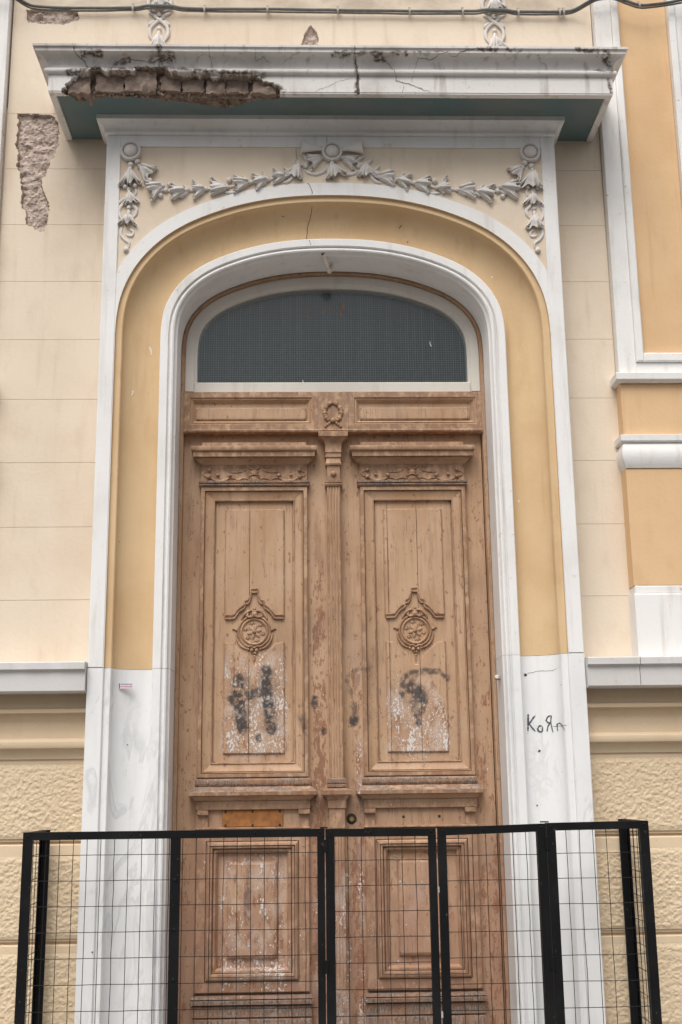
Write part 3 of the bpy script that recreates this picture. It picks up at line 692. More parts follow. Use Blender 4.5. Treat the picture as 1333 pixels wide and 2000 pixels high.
DF = [(-1.376,5.09),(-1.371,5.117),(-1.335,5.171),(-1.301,5.201),(-1.261,5.207),(-1.23,5.217),(-1.20,5.243),(-1.17,5.240),(-1.165,5.212),(-1.014,5.212),(-1.006,5.246),(-.862,5.247),(-.843,5.214),(-.717,5.212),(-.69,5.198),(-.636,5.210),(-.609,5.187),(-.573,5.208),(-.401,5.208),(-.356,5.177),(-.302,5.162),(-.265,5.124),(-.26,5.09)]
DS = [(-1.369,-.463),(-1.321,-.377),(-1.268,-.369),(-1.172,-.402),(-1.082,-.4),(-.973,-.407),(-.868,-.381),(-.725,-.358),(-.636,-.329),(-.554,-.315),(-.488,-.335),(-.422,-.377),(-.358,-.393),(-.285,-.394),(-.262,-.473)]
jx = .020 * fbm(X * 34, Z * 34 + Y * 37, 4, 1.); jz = .018 * fbm(X * 40, Z * 40 + Y * 31, 3, 12.)
front = (O >= -.0005)[None, :] & (Z > 5.1)
dm = front & inpoly(X + jx, Z + jz, DF)
dsY = np.interp(X + jx, [p[0] for p in DS], [p[1] for p in DS], left=-9, right=-9)
ds = (O < .0005)[None, :] & (Y < dsY + jz)
nz = .011 * fbm(X * 38, Z * 38 + Y * 20, 4, 7.)
Yd = -.395 + nz; 
dd = np.full(X.shape, 1.); dd[dm] = segdist((X + jx)[dm], (Z + jz)[dm], DF[1:-1]); ramp = np.clip(dd / .016, 0, 1) ** .7
Y2 = np.where(dm, Y + (Yd - Y) * ramp, Y); Z2 = Z.copy()
back = np.clip((dsY - Y) / .06, 0, 1)
Z2 = np.where(ds, 5.1105 + .026 * np.minimum(1, back * 1.3) + .4 * nz + .004, Z2); Y2 = np.where(ds, np.maximum(Y, -.405 + nz), Y2)
Mi[dm & (dd > .0045)] = 3; Mi[ds] = 2
# dark cavity above the bricks, cracks cut into the face
gap_ = front & (segdist(X + .5 * jx, Z, [(.132,5.203),(.124,5.158),(.133,5.103)]) < .0032 + .4 * np.abs(jz)) & ~dm
Y2 = np.where(gap_, Y2 + .004, Y2); Mi[gap_] = 4
Y2 = Y2 + .0016 * fbm(X * 6, Z * 6, 3, 2.)
STN = [([(-1.34,5.205),(-1.2,5.235),(-1.0,5.225),(-.85,5.24),(-.6,5.215),(-.36,5.2)], .022), ([(-.3,5.15),(-.25,5.12)], .02), ([(.13,5.21),(.125,5.12)], .018), ([(.75,5.318),(.81,5.316),(.84,5.31)], .014), ([(.90,5.315),(.96,5.312)], .012), ([(1.25,5.32),(1.36,5.308)], .014), ([(1.40,5.31),(1.43,5.27),(1.44,5.24)], .022), ([(1.36,5.238),(1.44,5.23)], .016), ([(1.425,5.19),(1.435,5.12)], .014), ([(-.92,5.28),(-.82,5.285)], .03), ([(-.885,5.33),(-.875,5.25)], .022), ([(-1.11,5.262),(-1.04,5.277)], .016), ([(-1.27,5.298),(-1.18,5.30)], .018), ([(0.,5.30),(.1,5.303)], .012), ([(.22,5.29),(.27,5.285)], .014), ([(-1.26,5.24),(-1.2,5.22)], .02), ([(.11,5.30),(.13,5.2)], .012), ([(.10,5.30),(.6,5.31)], .007)]
def stain(x, z):
    o = np.zeros(len(x)); wb = .012 * fbm(x * 45, z * 45, 3, 3.)
    for pts, r in STN:
        P_ = np.array(pts); b = (x > P_[:, 0].min() - r * 2) & (x < P_[:, 0].max() + r * 2)
        if b.any(): o[b] = np.maximum(o[b], np.clip(1.5 * (1 - (segdist(x[b], z[b], pts) + wb[b]) / r), 0, 1))
    return o
nX, nS = X.shape; I = np.arange(nX * nS).reshape(nX, nS)
fs = np.stack([I[:-1, :-1], I[1:, :-1], I[1:, 1:], I[:-1, 1:]], -1).reshape(-1, 4)
fm = np.maximum.reduce([Mi[:-1, :-1], Mi[1:, :-1], Mi[1:, 1:], Mi[:-1, 1:]]); fm = np.where(fm == 1, np.where((Mi[:-1, :-1] == 1) & (Mi[1:, 1:] == 1), 1, 0), fm)
g = G(); g.add(np.stack([X, Y2, Z2], -1).reshape(-1, 3), [tuple(int(a) for a in f) for f in fs]); g.m = [int(a) for a in fm.reshape(-1)]
g.build('cornice_face', [M_CANOPY, M_SOFFIT, M_RUBBLE_D, M_RUBBLE_D, M_CRACKL], can, smooth='auto', world_at={'stain': stain})
CR = [([(.112,5.334),(.116,5.291),(.128,5.229),(.132,5.20)], .0018), ([(.134,5.296),(.166,5.306),(.247,5.297),(.292,5.266),(.314,5.231),(.336,5.175),(.398,5.155),(.461,5.128),(.515,5.112)], .0017), ([(.438,5.288),(.511,5.288),(.566,5.302),(.63,5.292),(.676,5.31),(.713,5.318),(.813,5.318)], .0019), ([(.443,5.288),(.423,5.231),(.403,5.165)], .0009), ([(-.094,5.112),(-.017,5.147),(.055,5.183),(.11,5.189)], .0010), ([(.367,5.15),(.356,5.112)], .0011), ([(-.251,5.278),(-.161,5.304)], .0009),
      ([(-1.315,5.334),(-1.304,5.301),(-1.263,5.266),(-1.239,5.231)], .0030), ([(-1.123,5.237),(-1.102,5.267),(-1.039,5.283),(-.931,5.268),(-.878,5.284),(-.815,5.289)], .0015), ([(-.875,5.333),(-.874,5.304),(-.885,5.24)], .0024), ([(-.627,5.333),(-.616,5.235)], .0010), ([(-.396,5.318),(-.391,5.277),(-.355,5.287),(-.31,5.267)], .0010), ([(-.70,5.28),(-.66,5.295),(-.60,5.284)], .0008), ([(1.05,5.30),(1.1,5.27),(1.11,5.243)], .0008)]
ZO = np.array([p[1] for p in CP]); OO = np.array([p[0] for p in CP]); _o = np.argsort(ZO, kind='stable')
def faceY(x, z): return FY - float(np.interp(z, ZO[_o], OO[_o])) - .0022
for i, (pts, w) in enumerate(CR):
    Lc = sum(math.dist(a, b) for a, b in zip(pts[:-1], pts[1:])); stroke(pts, w * .8, faceY, 'crack', M_CRACKL, can, i, .010, max(12, int(Lc / .005)))
for sx in (-1, 1):   # returns at both ends
    g = G(); g.loft([[(sx * (HX + o), y if y > -.1 else FY - o, z) for o, z in CP] for y in (.02, FY)], closed=False, cap=False); g.build('cornice_return', M_CANOPY, can, smooth='auto')
    a, b = (HX - .034, HX) if sx > 0 else (-HX, -HX + .034)
    G().box(a, b, FY + .1705, .02, 5.104, 5.2).build('soffit_edge', M_CANOPY, can)
G().box(-HX + .0345, HX - .0345, FY + .1695, .03, 5.1105, 5.2).build('soffit', M_SOFFIT, can)
G().box(-HX - .07, HX + .07, FY - .0695, .03, 5.20 + .135, 5.3379).build('top_slab', M_CANOPY, can)
def rough_box(name, x0, x1, y0, y1, z0, z1, mat, par, amp=.006, seed=0):
    g = G(); nx = max(4, int((x1 - x0) / .012)); nzv = max(4, int((z1 - z0) / .012)); xs = np.linspace(x0, x1, nx); zs = np.linspace(z0, z1, nzv)
    Xg, Zg = np.meshgrid(xs, zs, indexing='ij'); Yg = y0 + amp * fbm(Xg * 40 + seed, Zg * 40, 4, seed) + .004 * (np.abs(Xg - (x0 + x1) / 2) > (x1 - x0) / 2 - .006) 
    Xg2 = Xg + .012 * fbm(Zg * 50 + seed, Xg * 20, 3, seed); Zg2 = Zg + .014 * fbm(Xg * 40, Zg * 20 + seed, 3, seed + 4)
    n, k = Xg.shape; vs = np.stack([Xg2, Yg, Zg2], -1).reshape(-1, 3); Ii = np.arange(n * k).reshape(n, k); fs = np.stack([Ii[:-1, :-1], Ii[1:, :-1], Ii[1:, 1:], Ii[:-1, 1:]], -1).reshape(-1, 4)
    g.add(vs, [tuple(int(q) for q in f) for f in fs])
    bd = [(i, 0) for i in range(n)] + [(n - 1, j) for j in range(1, k)] + [(i, k - 1) for i in range(n - 2, -1, -1)] + [(0, j) for j in range(k - 2, 0, -1)]
    r0 = [(Xg2[i, j], Yg[i, j], Zg2[i, j]) for i, j in bd]; g.loft([r0, [(x, y1, z) for x, y, z in r0]], cap=False)
    return g.build(name, mat, par, smooth='auto')
for i, (a, b, y, zb, zt) in enumerate([(-1.350,-1.236,-.440,5.114,5.206),(-1.212,-1.068,-.430,5.126,5.228),(-1.063,-.902,-.438,5.122,5.243),(-.882,-.775,-.426,5.134,5.226),(-.768,-.660,-.424,5.130,5.222),(-.648,-.550,-.426,5.122,5.214),(-.546,-.432,-.420,5.132,5.222),(-.410,-.292,-.436,5.118,5.190)]):
    rough_box('brick', a, b, y, -.33, zb, zt, M_BRICK, can, .016, i * 3.7)

g = G()
for k in range(150):
    x = random.uniform(-1.33, -.31); yb = float(np.interp(x, [p[0] for p in DS], [p[1] for p in DS])); t = random.random()
    g.ball((x, -.415 + (yb + .415) * t * .9, 5.132 - .018 * t + random.uniform(-.004, .004)), random.uniform(.003, .010), random.uniform(.6, 1.2), 6, 4)
for k in range(60):
    x = random.uniform(-1.33, -.31); g.ball((x, -.42 + random.uniform(-.006, .01), random.uniform(5.13, 5.20)), random.uniform(.003, .008), .7, 6, 4)
g.build('mortar_rubble', M_RUBBLE_D, can, kind='stuff')

# ------------------------------------------------------------------ stucco pendants on the wall above the canopy (parts of the wall)
def pendant(cx):
    p = empty('stucco_pendant', (cx, -.004, 5.69), parent=wall); y = -.004
    bloom(cx, 5.752, 0, -1, 1.15, p, y); bead(cx, 5.768, .012, p, y); bead(cx, 5.792, .013, p, y)
    for s in (-1, 1):
        ribbon([(cx + s * .032, 5.716), (cx + s * .05, 5.755), (cx + s * .046, 5.80), (cx + s * .018, 5.835), (cx - s * .016, 5.862), (cx - s * .035, 5.882)], .010, p, y - .004 * (s > 0))
        ribbon([(cx + s * .008, 5.872), (cx + s * .035, 5.886), (cx + s * .062, 5.896)], .008, p, y)
        ribbon([(cx + s * .02, 5.845), (cx + s * .045, 5.83), (cx + s * .055, 5.812)], .011, p, y)
        ribbon([(cx + s * .02, 5.905), (cx + s * .058, 5.93), (cx + s * .062, 5.975), (cx + s * .04, 6.02), (cx - s * .01, 6.06)], .011, p, y)
    bloom(cx, 5.995, 0, -1, 1.2, p, y); bead(cx, 5.885, .012, p, y); bead(cx, 6.01, .013, p, y)
    bloom(cx, 6.13, 0, -1, 1.3, p, y)
pendant(-.955); pendant(.93)

# ------------------------------------------------------------------ transom window
tw = empty('transom_window', (0, .12, 3.69), 'arched transom window with cream frame, dark glass and wire netting', 'window')
Pa = np.vstack([[(-1.113, z) for z in lines(3.70, 3.88, .06)], ARC, [(1.113, z) for z in lines(3.70, 3.88, .06)[::-1]]])
sweep(Pa, [(.327, .20), (.327, .117), (.330, .114), (.372, .116), (.376, .124), (.389, .132), (.389, .20)]).build('window_frame', M_CREAMFRAME, tw, smooth='auto')
G().box(-.735, .735, .118, .20, 3.694, 3.752, bv=.004).build('bottom_rail', M_CREAMFRAME, tw)
nP = normals(Pa); gp = [(p[0] + q[0] * .3885, p[1] + q[1] * .3885) for p, q in zip(Pa, nP)]
gp = [(x, max(z, 3.7525)) for x, z in gp]
g = G(); g.add([(x, .150, z) for x, z in gp], [tuple(range(len(gp)))]); g.build('glass_pane', M_GLASS, tw)
def archz(x):
    L = [(px, pz) for px, pz in gp if pz > 3.76]; 
    return float(np.interp(x, [p[0] for p in L], [p[1] for p in L]))
g = G()
for x in np.arange(-.716, .718, .0128):
    zt = archz(x); w = .00055; g.add([(x - w, .172, 3.753), (x + w, .172, 3.753), (x + w + random.uniform(-.002, .002), .172, zt), (x - w, .172, zt), (x, .1735, 3.753), (x, .1735, zt)], [(0, 1, 2, 3), (1, 4, 5, 2), (4, 0, 3, 5)])
for z in np.arange(3.765, 4.29, .0128):
    xr = max((abs(px) for px, pz in gp if pz >= z), default=0); w = .00055
    if xr > .05: g.add([(-xr, .170, z - w), (xr, .170, z - w), (xr, .170, z + w), (-xr, .170, z + w), (-xr, .1715, z), (xr, .1715, z)], [(0, 1, 2, 3), (1, 5, 4, 0), (3, 2, 5, 4)])
g.build('wire_netting', M_NET, tw)
for (x, z, l) in [(-.135, 4.155, .02), (-.052, 4.165, .010), (-.02, 4.185, .014), (-.006, 4.185, .014), (.045, 4.17, .03), (.062, 4.20, .032), (.53, 3.98, .016), (-.16, 3.765, .012)]:
    stroke([(x, z + l), (x + random.uniform(-.006, .006), z + l * .4), (x + .004, z - l)], .0024, lambda a, b: .1485, 'paint_drip', M_MAIL if z > 4.1 else M_CREAMFRAME, tw, int(x * 99), .001, 8)

# ------------------------------------------------------------------ the double door
LB = .15                                # face of the leaf boards
door = empty('double_door', (0, .15, .35), 'worn brown panelled double door with carved medallions and sprayed graffiti', 'door')
SPR = [([(-.492,2.183),(-.488,2.091),(-.472,1.944)], .034, 1.), ([(-.52,2.084),(-.413,2.112),(-.349,2.122)], .030, .9), ([(-.349,2.232),(-.349,2.125),(-.327,1.935)], .032, 1.), ([(-.105,2.08),(-.108,2.055)], .018, .95), ([(-.169,1.985),(-.169,1.96)], .018, .9), ([(-.16,1.93),(-.16,1.92)], .017, .9), ([(-.065,1.93),(-.065,1.92)], .017, .9), ([(-.387,1.90),(-.387,1.885)], .016, .9),
       ([(.328,2.108),(.338,2.183),(.384,2.21),(.446,2.22),(.522,2.212),(.559,2.181)], .015, .85), ([(.393,2.125),(.415,2.08)], .030, .9), ([(.402,2.0),(.408,1.955)], .018, 1.), ([(.40,2.08),(.404,1.98)], .016, .6), ([(.167,2.231),(.121,2.235),(.071,2.216),(.055,2.179),(.07,2.125),(.088,2.058)], .010, .55), ([(.088,2.058),(.088,1.99)], .014, .7), ([(.088,1.985),(.087,1.965)], .026, 1.), ([(-.172,2.06),(-.169,1.99)], .012, .35), ([(.15,2.05),(.16,1.97)], .012, .4),
       ([(.345,2.19),(.332,2.14),(.330,2.08)], .016, .8), ([(.375,2.135),(.41,2.12),(.425,2.085)], .034, .95), ([(.43,2.13),(.445,2.07),(.43,2.02)], .02, .8), ([(.385,2.06),(.40,2.01)], .024, .7), ([(.45,2.215),(.40,2.19),(.37,2.15)], .014, .7), ([(-.51,2.10),(-.33,2.12)], .055, .32), ([(-.485,2.16),(-.47,1.96)], .055, .35), ([(-.345,2.2),(-.33,1.95)], .055, .35), ([(-.44,1.18),(-.445,1.02)], .016, .6), ([(-.435,1.30),(-.44,1.20)], .012, .5)]
def spray(x, z):
    o = np.zeros(len(x)); wob = .010 * fbm(x * 40, z * 40, 3, 3.)
    for pts, r, a in SPR:
        P_ = np.array(pts)
        b = (x > P_[:, 0].min() - r * 2) & (x < P_[:, 0].max() + r * 2) & (z > P_[:, 1].min() - r * 2) & (z < P_[:, 1].max() + r * 2)
        if b.any():
            d = segdist(x[b], z[b], pts) + wob[b]; o[b] = np.maximum(o[b], a * np.clip(2.4 * (1 - d / (r * 1.1)), 0, 1))
    return o
def sm(v, a, b): t = np.clip((v - a) / (b - a), 0, 1); return t * t * (3 - 2 * t)
def wear(x, z):
    low = sm(z, 2.55, 1.95); w = .32 + .20 * low + .03 * sm(z, 1.5, 1.1)
    cx = np.where(x < 0, -.408, .412); inp = sm(np.abs(x - cx), .19, .13)
    mid = sm(z, 2.42, 2.2) * sm(z, 1.76, 1.86); side = np.where(x < 0, 1., .85)
    w = w + .62 * inp * mid * side * np.where(x < 0, 1, sm(z, 2.3, 2.0) * .75 + .25)
    w = w + .14 * inp * sm(z, 1.40, 1.3) * sm(z, .68, .75) + .12 * inp * sm(z, 2.9, 2.6) * (x < 0)
    st = sm(np.abs(x + .085), .05, .02); w = w + .10 * st * sm(z, 2.75, 2.4)
    w = w + .25 * sm(np.abs(x - .11), .03, .01) * sm(z, 2.6, 2.1) + .28 * sm(np.abs(x), .07, .04) * sm(z, 1.45, 1.2)
    return np.clip(w + .22 * fbm(x * 5, z * 3, 3, 6.), 0, 1)
def rub(x, z):
    w = .62 * sm(np.abs(x + .085), .058, .02) * sm(z, 2.95, 2.5) + .16 * sm(z, 1.45, 1.2) + .5 * sm(np.abs(x - .10), .04, .015) * sm(z, 2.5, 2.1)
    w = w + .4 * sm(np.abs(x - .74), .07, .03) * sm(z, 2.75, 2.4) + .25 * sm(np.abs(x + .76), .05, .02)
    return np.clip(w + .5 * np.maximum(0, fbm(x * 4, z * 2.5, 3, 16.)), 0, 1)
AT = {'wear': wear, 'spray': spray, 'rub': rub}

# frame posts, following the arch above
sweep(np.vstack([[(-1.113, z) for z in lines(.36, 3.88, .04)], ARC, [(1.113, z) for z in lines(.36, 3.88, .04)[::-1]]]),
      [(.3072, .102), (.312, .099), (.319, .099), (.322, .104), (.326, .104), (.3268, .118), (.3268, .21)]).build('door_frame', M_DOOR, door, smooth='auto', world_at=AT)

def ring_mould(x0, x1, z0, z1, prof, seg=.03):    # mitred moulding round a rectangle: (inset, y)
    g = G()
    def side(f, L):
        t = np.linspace(0, 1, max(2, int(L / seg)))
        g.loft([[f(a, i, y) for i, y in prof] for a in t], closed=False, cap=False)
    side(lambda a, i, y: (x0 + i + a * (x1 - x0 - 2 * i), y, z1 - i), x1 - x0)
    side(lambda a, i, y: (x0 + i + a * (x1 - x0 - 2 * i), y, z0 + i), x1 - x0)
    side(lambda a, i, y: (x0 + i, y, z0 + i + a * (z1 - z0 - 2 * i)), z1 - z0)
    side(lambda a, i, y: (x1 - i, y, z0 + i + a * (z1 - z0 - 2 * i)), z1 - z0)
    return g
def raised(xs, zb, zt, yf, yb, bev, dz=.005, lo=-9., hi=9.):     # column grid between two contour functions, with chamfered rim
    g = G(); n = max(6, int((zt(xs[len(xs) // 2]) - zb(xs[len(xs) // 2])) / dz)); rows = []
    for x in xs:
        a, b = zb(x), zt(x); rows.append([(x, yf, a + (b - a) * k / n) for k in range(n + 1)])
    g.loft(rows, closed=False, cap=False)
    c = len(rows); bd = [(i, 0) for i in range(c)] + [(c - 1, j) for j in range(1, n + 1)] + [(i, n) for i in range(c - 2, -1, -1)] + [(0, j) for j in range(n - 1, 0, -1)]
    P_ = np.array([(rows[i][j][0], rows[i][j][2]) for i, j in bd]); Q = np.vstack([P_[-1:], P_, P_[:1]])
    d = Q[2:] - Q[:-2]; d /= np.linalg.norm(d, axis=1)[:, None] + 1e-9; nn = np.stack([d[:, 1], -d[:, 0]], -1)
    r0 = [(p[0], yf, p[1]) for p in P_]; r1 = [(p[0] + q[0] * bev, yf + .004, p[1] + q[1] * bev) for p, q in zip(P_, nn)]; r2 = [(p[0] + q[0] * bev * 1.15, yb, p[1] + q[1] * bev * 1.15) for p, q in zip(P_, nn)]
    r1 = [(min(hi, max(lo, x)), y, z) for x, y, z in r1]; r2 = [(min(hi, max(lo, x)), y, z) for x, y, z in r2]
    g.loft([r0, r1, r2], cap=False); return g

# transom bar with two sunk panels and the wreath
g = G(); g.box(-.786, .786, .1505, .30, 3.47, 3.693)
tb = g.build('transom_bar', M_DOOR, door)
def bar_piece(name, x0, x1, z0, z1, y, m=M_DOOR):
    return grid(lines(x0, x1, .02), lines(z0, z1, .02), y).build(name, m, tb, world_at=AT)
for s in (-1, 1):
    a, b = (-.7865, -.083) if s < 0 else (.079, .7865)
    ring_mould(a, b, 3.4835, 3.692, [(0, .15), (0, .101), (.030, .100), (.0325, .104), (.036, .110), (.041, .106), (.045, .112), (.051, .120), (.056, .128)]).build('panel_moulding', M_DOOR, tb, smooth='auto', world_at=AT)
    raised(lines(a + .066, b - .066, .02), lambda x: 3.549, lambda x: 3.604, .118, .129, .007, .02).build('raised_panel', M_DOOR, tb, smooth='auto', world_at=AT)
    grid(lines(a + .05, b - .05, .03), lines(3.535, 3.64, .03), .1285).build('panel_field', M_DOOR, tb, world_at=AT)
G().box(-.0828, .0788, .1005, .16, 3.4836, 3.6919, bv=.002).build('middle_block', M_DOOR, tb)
G().loftrect([(3.466, -.786, .786, .098), (3.468, -.786, .786, .090), (3.476, -.786, .786, .086), (3.4834, -.786, .786, .092)], .30).build('drip_moulding', M_DOOR, tb, smooth='auto')
g = G(); cx, cz = -.003, 3.572
for s in (-1, 1):
    for k in range(9):
        t = -.95 + k * .29; a = math.pi / 2 - s * (math.pi / 2 - t); R0 = .043
        x = cx + s * R0 * math.cos(t); z = cz + .052 * math.sin(t) + .006
        g.ball((x, .096, z), .0105 + .003 * (k % 2), .7, 8, 5); g.ball((x + s * .007, .097, z + .004), .006, .8, 7, 5)
    for k in range(4): g.ball((cx + s * (.010 + .010 * k), .097, cz - .046 - .0085 * k), .0085, .7, 8, 5)
g.ball((cx, .092, cz - .040), .014, .7, 9, 6)
g.build('carved_wreath', M_DOOR, tb, smooth=True)

DC = -.0035
def leaf(s):
    fx = lambda x: DC + s * x                         # x measured from the door's centre line outwards
    def rng_(a, b): return (min(fx(a), fx(b)), max(fx(a), fx(b)))
    g = G()
    xo0, xo1 = rng_(.0015, .785)
    grid(lines(xo0, xo1, .006), lines(.36, 3.468, .007), LB, g); g.box(xo0, xo1, LB + .002, LB + .045, .36, 3.468)
    L = g.build('door_leaf', M_DOOR, door, world_at=AT, label='left leaf with rusty wooden letter plate and smudged black letter' if s < 0 else 'right leaf with round lock and thin sprayed curve')
    def b_(gg, name, mat=M_DOOR, smooth='auto'): return gg.build(name, mat, L, smooth=smooth, world_at=AT)
    def rect(a, b, lv, yb=LB + .003):                 # lv (z, grow, y)
        gg = G(); gg.loftrect([(z, *rng_(a - k, b + k), y) for z, k, y in lv], yb); return gg
    def subrect(a, b, lv, yb=LB + .003):              # the same, cut along x so the wear has points to sit on
        gg = G(); xs = lines(*rng_(a, b), .02); c = (xs[0] + xs[-1]) / 2; h = (xs[-1] - xs[0]) / 2
        rings = []
        for x in xs: rings.append([(c + (x - c) * (h + k) / h, y, z) for z, k, y in lv])
        gg.loft(rings, closed=False, cap=False)
        for e in (0, -1):
            r = rings[e]; gg.loft([r, [(p[0], yb, p[2]) for p in r]], closed=False, cap=False)
        for k in (0, -1): gg.add([rings[0][k], rings[-1][k], (rings[-1][k][0], yb, rings[-1][k][2]), (rings[0][k][0], yb, rings[0][k][2])], [(0, 1, 2, 3)])
        return gg
    A, B = .1365, .6885
    # head: blocking, cornice, frieze, small moulding
    b_(rect(A + .004, B - .003, [(3.383, 0, .112), (3.413, -.003, .112), (3.414, -.006, .13)]), 'blocking_course', M_DOOR)
    cor = [(3.296, .002, .130), (3.300, .006, .126)] + [(3.302 + .024 * t, .008 + .026 * (1 - math.cos(t * 1.57)), .124 - .026 * (1 - math.cos(t * 1.57))) for t in np.linspace(0, 1, 6)] + [(3.3268, .026, .108), (3.3278, .026, .108), (3.3285, .039, .089), (3.354, .039, .088), (3.3543, .030, .100), (3.3555, .030, .100), (3.3558, .043, .086), (3.360, .049, .080), (3.371, .051, .077), (3.382, .050, .079), (3.386, .040, .090)]
    b_(subrect(A, B, cor), 'cornice')
    fr = b_(rect(A + .001, B - .001, [(3.208, 0, .131), (3.297, 0, .131)]), 'frieze')
    b_(subrect(A, B, [(3.178, .002, .130), (3.180, .010, .122), (3.187, .012, .117), (3.194, .008, .122), (3.198, .012, .115), (3.206, .013, .114), (3.210, .006, .122)]), 'neck_moulding', M_LEDGE)
    # carved frieze: mask-like shell, beads, swags
    g = G(); c = (A + B) / 2
    for e in (-1, 1):
        X_ = lambda v: fx(c + e * v)
        for v, z, r in [(.235, 3.268, .010), (.236, 3.232, .011), (.19, 3.243, .009), (.128, 3.240, .0105)]: g.ball((X_(v), .127, z), r, .8, 8, 6)
        for v in (.19, .128): g.tube([(X_(v), .130, 3.248), (X_(v), .129, 3.272)], [.004, .0015], 6)
        def tb_(pts, r): q = smooth_path(pts, 14); g.tube([(X_(p[0]), .130, p[1]) for p in q], r, 6)
        tb_([(.225, 3.226), (.20, 3.212), (.17, 3.209), (.145, 3.217), (.125, 3.232)], [.004 + .006 * math.sin(math.pi * k / 13) for k in range(14)])
        tb_([(.27, 3.254), (.262, 3.240), (.245, 3.232), (.236, 3.222)], .0032)
        tb_([(.262, 3.255), (.25, 3.262), (.236, 3.262)], .0026)
        tb_([(.125, 3.226), (.10, 3.224), (.085, 3.215), (.07, 3.222), (.045, 3.226), (.036, 3.218)], .0034)
        tb_([(.12, 3.258), (.09, 3.257), (.06, 3.262), (.045, 3.272)], .0028); tb_([(.085, 3.284), (.06, 3.283), (.05, 3.29)], .0026); tb_([(.028, 3.292), (.022, 3.280), (.006, 3.272)], .005)
    g.ball((fx(c), .130, 3.252), .021, .55, 12, 8); g.ball((fx(c), .128, 3.224), .024, .5, 12, 7)
    for k in range(5):
        t = -.9 + k * .45; g.ball((fx(c) + .026 * math.sin(t), .124, 3.217 - .006 * math.cos(t)), .0055, .8, 7, 5)
    g.tube([(fx(c) - .03, .124, 3.236), (fx(c), .114, 3.241), (fx(c) + .03, .124, 3.236)], .0042, 6)
    g.build('frieze_carving', M_DOOR, L, smooth=True)
    # upper panel
    a, b = rng_(A, B)
    b_(ring_mould(a, b, 1.702, 3.178, [(0, .152), (0, .128), (.003, .125), (.020, .125), (.0202, .143), (.0232, .143), (.0234, .130), (.027, .134), (.031, .131), (.034, .133), (.066, .137), (.068, .133), (.0725, .134), (.0728, .1505), (.076, .1515), (.083, .1515)]), 'panel_moulding')
    fa, fb = a + .078, b - .078
    # the sunk field is two or three boards with open joints
    jt = [fa, fa + .175, fb] if s < 0 else [fa, fa + .062, fa + .215, fb]
    for p, q in zip(jt[:-1], jt[1:]):
        g = grid(lines(p + .0013, q - .0013, .012), lines(1.775, 3.105, .012), .1465); r0 = [(p + .0013, .1465, 1.775), (q - .0013, .1465, 1.775), (q - .0013, .1465, 3.105), (p + .0013, .1465, 3.105)]
        g.loft([r0, [(x, .1535, z) for x, y, z in r0]], cap=False); b_(g, 'panel_board')
    cx = fx(.4095); hw = .149
    con = [(.149, 2.500), (.107, 2.501), (.1, 2.506), (.079, 2.534), (.0515, 2.554), (.0495, 2.573), (.034, 2.577), (.0245, 2.592), (.019, 2.612), (.0175, 2.634), (0, 2.634)]
    cx_ = np.array([p[0] for p in con][::-1]); cz_ = np.array([p[1] for p in con][::-1])
    ub = lambda x: float(np.interp(abs(x - cx), cx_, cz_))
    bx_ = sorted(set([round(v, 5) for v in np.r_[lines(-hw, hw, .006), cx_, -cx_]]))
    xs = np.array([cx + v for v in bx_]); xs = xs[np.r_[True, np.diff(xs) > .0012]]
    splits = [v for v in jt[1:-1]]
    def cut_panel(zb, zt, name):
        edges = [cx - hw] + splits + [cx + hw]
        for p, q in zip(edges[:-1], edges[1:]):
            sel = [v for v in xs if p + .002 < v < q - .002]; sel = [p + .0012] + sel + [q - .0012]
            sel = np.array([v for i, v in enumerate(sel) if i == 0 or v - sel[i - 1] > 1e-5])
            b_(raised(sel, zb, zt, .1385, .149, .006, lo=(p + .0009 if p > cx - hw + .01 else -9), hi=(q - .0009 if q < cx + hw - .01 else 9)), name)
    cut_panel(ub, lambda x: 3.056, 'raised_panel')
    lt = lambda x: float(np.interp(abs(x - cx), [0, .012, .020, .044, .075, .109, .149], [2.246, 2.250, 2.262, 2.300, 2.326, 2.360, 2.366]))
    cut_panel(lambda x: 1.822, lt, 'raised_panel')
    # bead that outlines the panel ends
    for o, yy, rr in ((.008, .142, .0062), (-.009, .1378, .0042)):
        g = G(); q = smooth_path([(cx + v, z) for v, z in [(-x, z - o) for x, z in con] + [(x, z - o) for x, z in con[::-1][1:]]], 70); g.tube([(p[0], yy, p[1]) for p in q], rr, 6); b_(g, 'outline_bead')
    # medallion
    mz = 2.424; g = G()
    g.lathe_y((cx, .149, mz), [(.088, .002), (.086, -.007), (.080, -.010), (.0755, -.006), (.073, -.002), (.069, -.0095), (.064, -.0115), (.060, -.008), (.057, -.004)], 40)
    med = b_(g, 'medallion')
    g = G()
    for k in range(6): petal(g, (cx, .1475, mz), k * math.pi / 3 + .25, .037, .0135, .0075, 0, .001, 7, 7)
    for k in range(6):
        t = k * math.pi / 3 + .78; x, z = cx + .046 * math.sin(t), mz + .046 * math.cos(t)
        g.ball((x, .146, z), .0095, .5, 8, 5); q = smooth_path([(x - .013, z - .006), (x - .006, z + .008), (x + .008, z + .007), (x + .013, z - .004)], 9); g.tube([(p[0], .1455, p[1]) for p in q], .0028, 6)
    g.ball((cx, .1405, mz), .011, .6, 10, 7)
    g.build('rosette', M_DOOR, L, smooth=True)
    g = G()
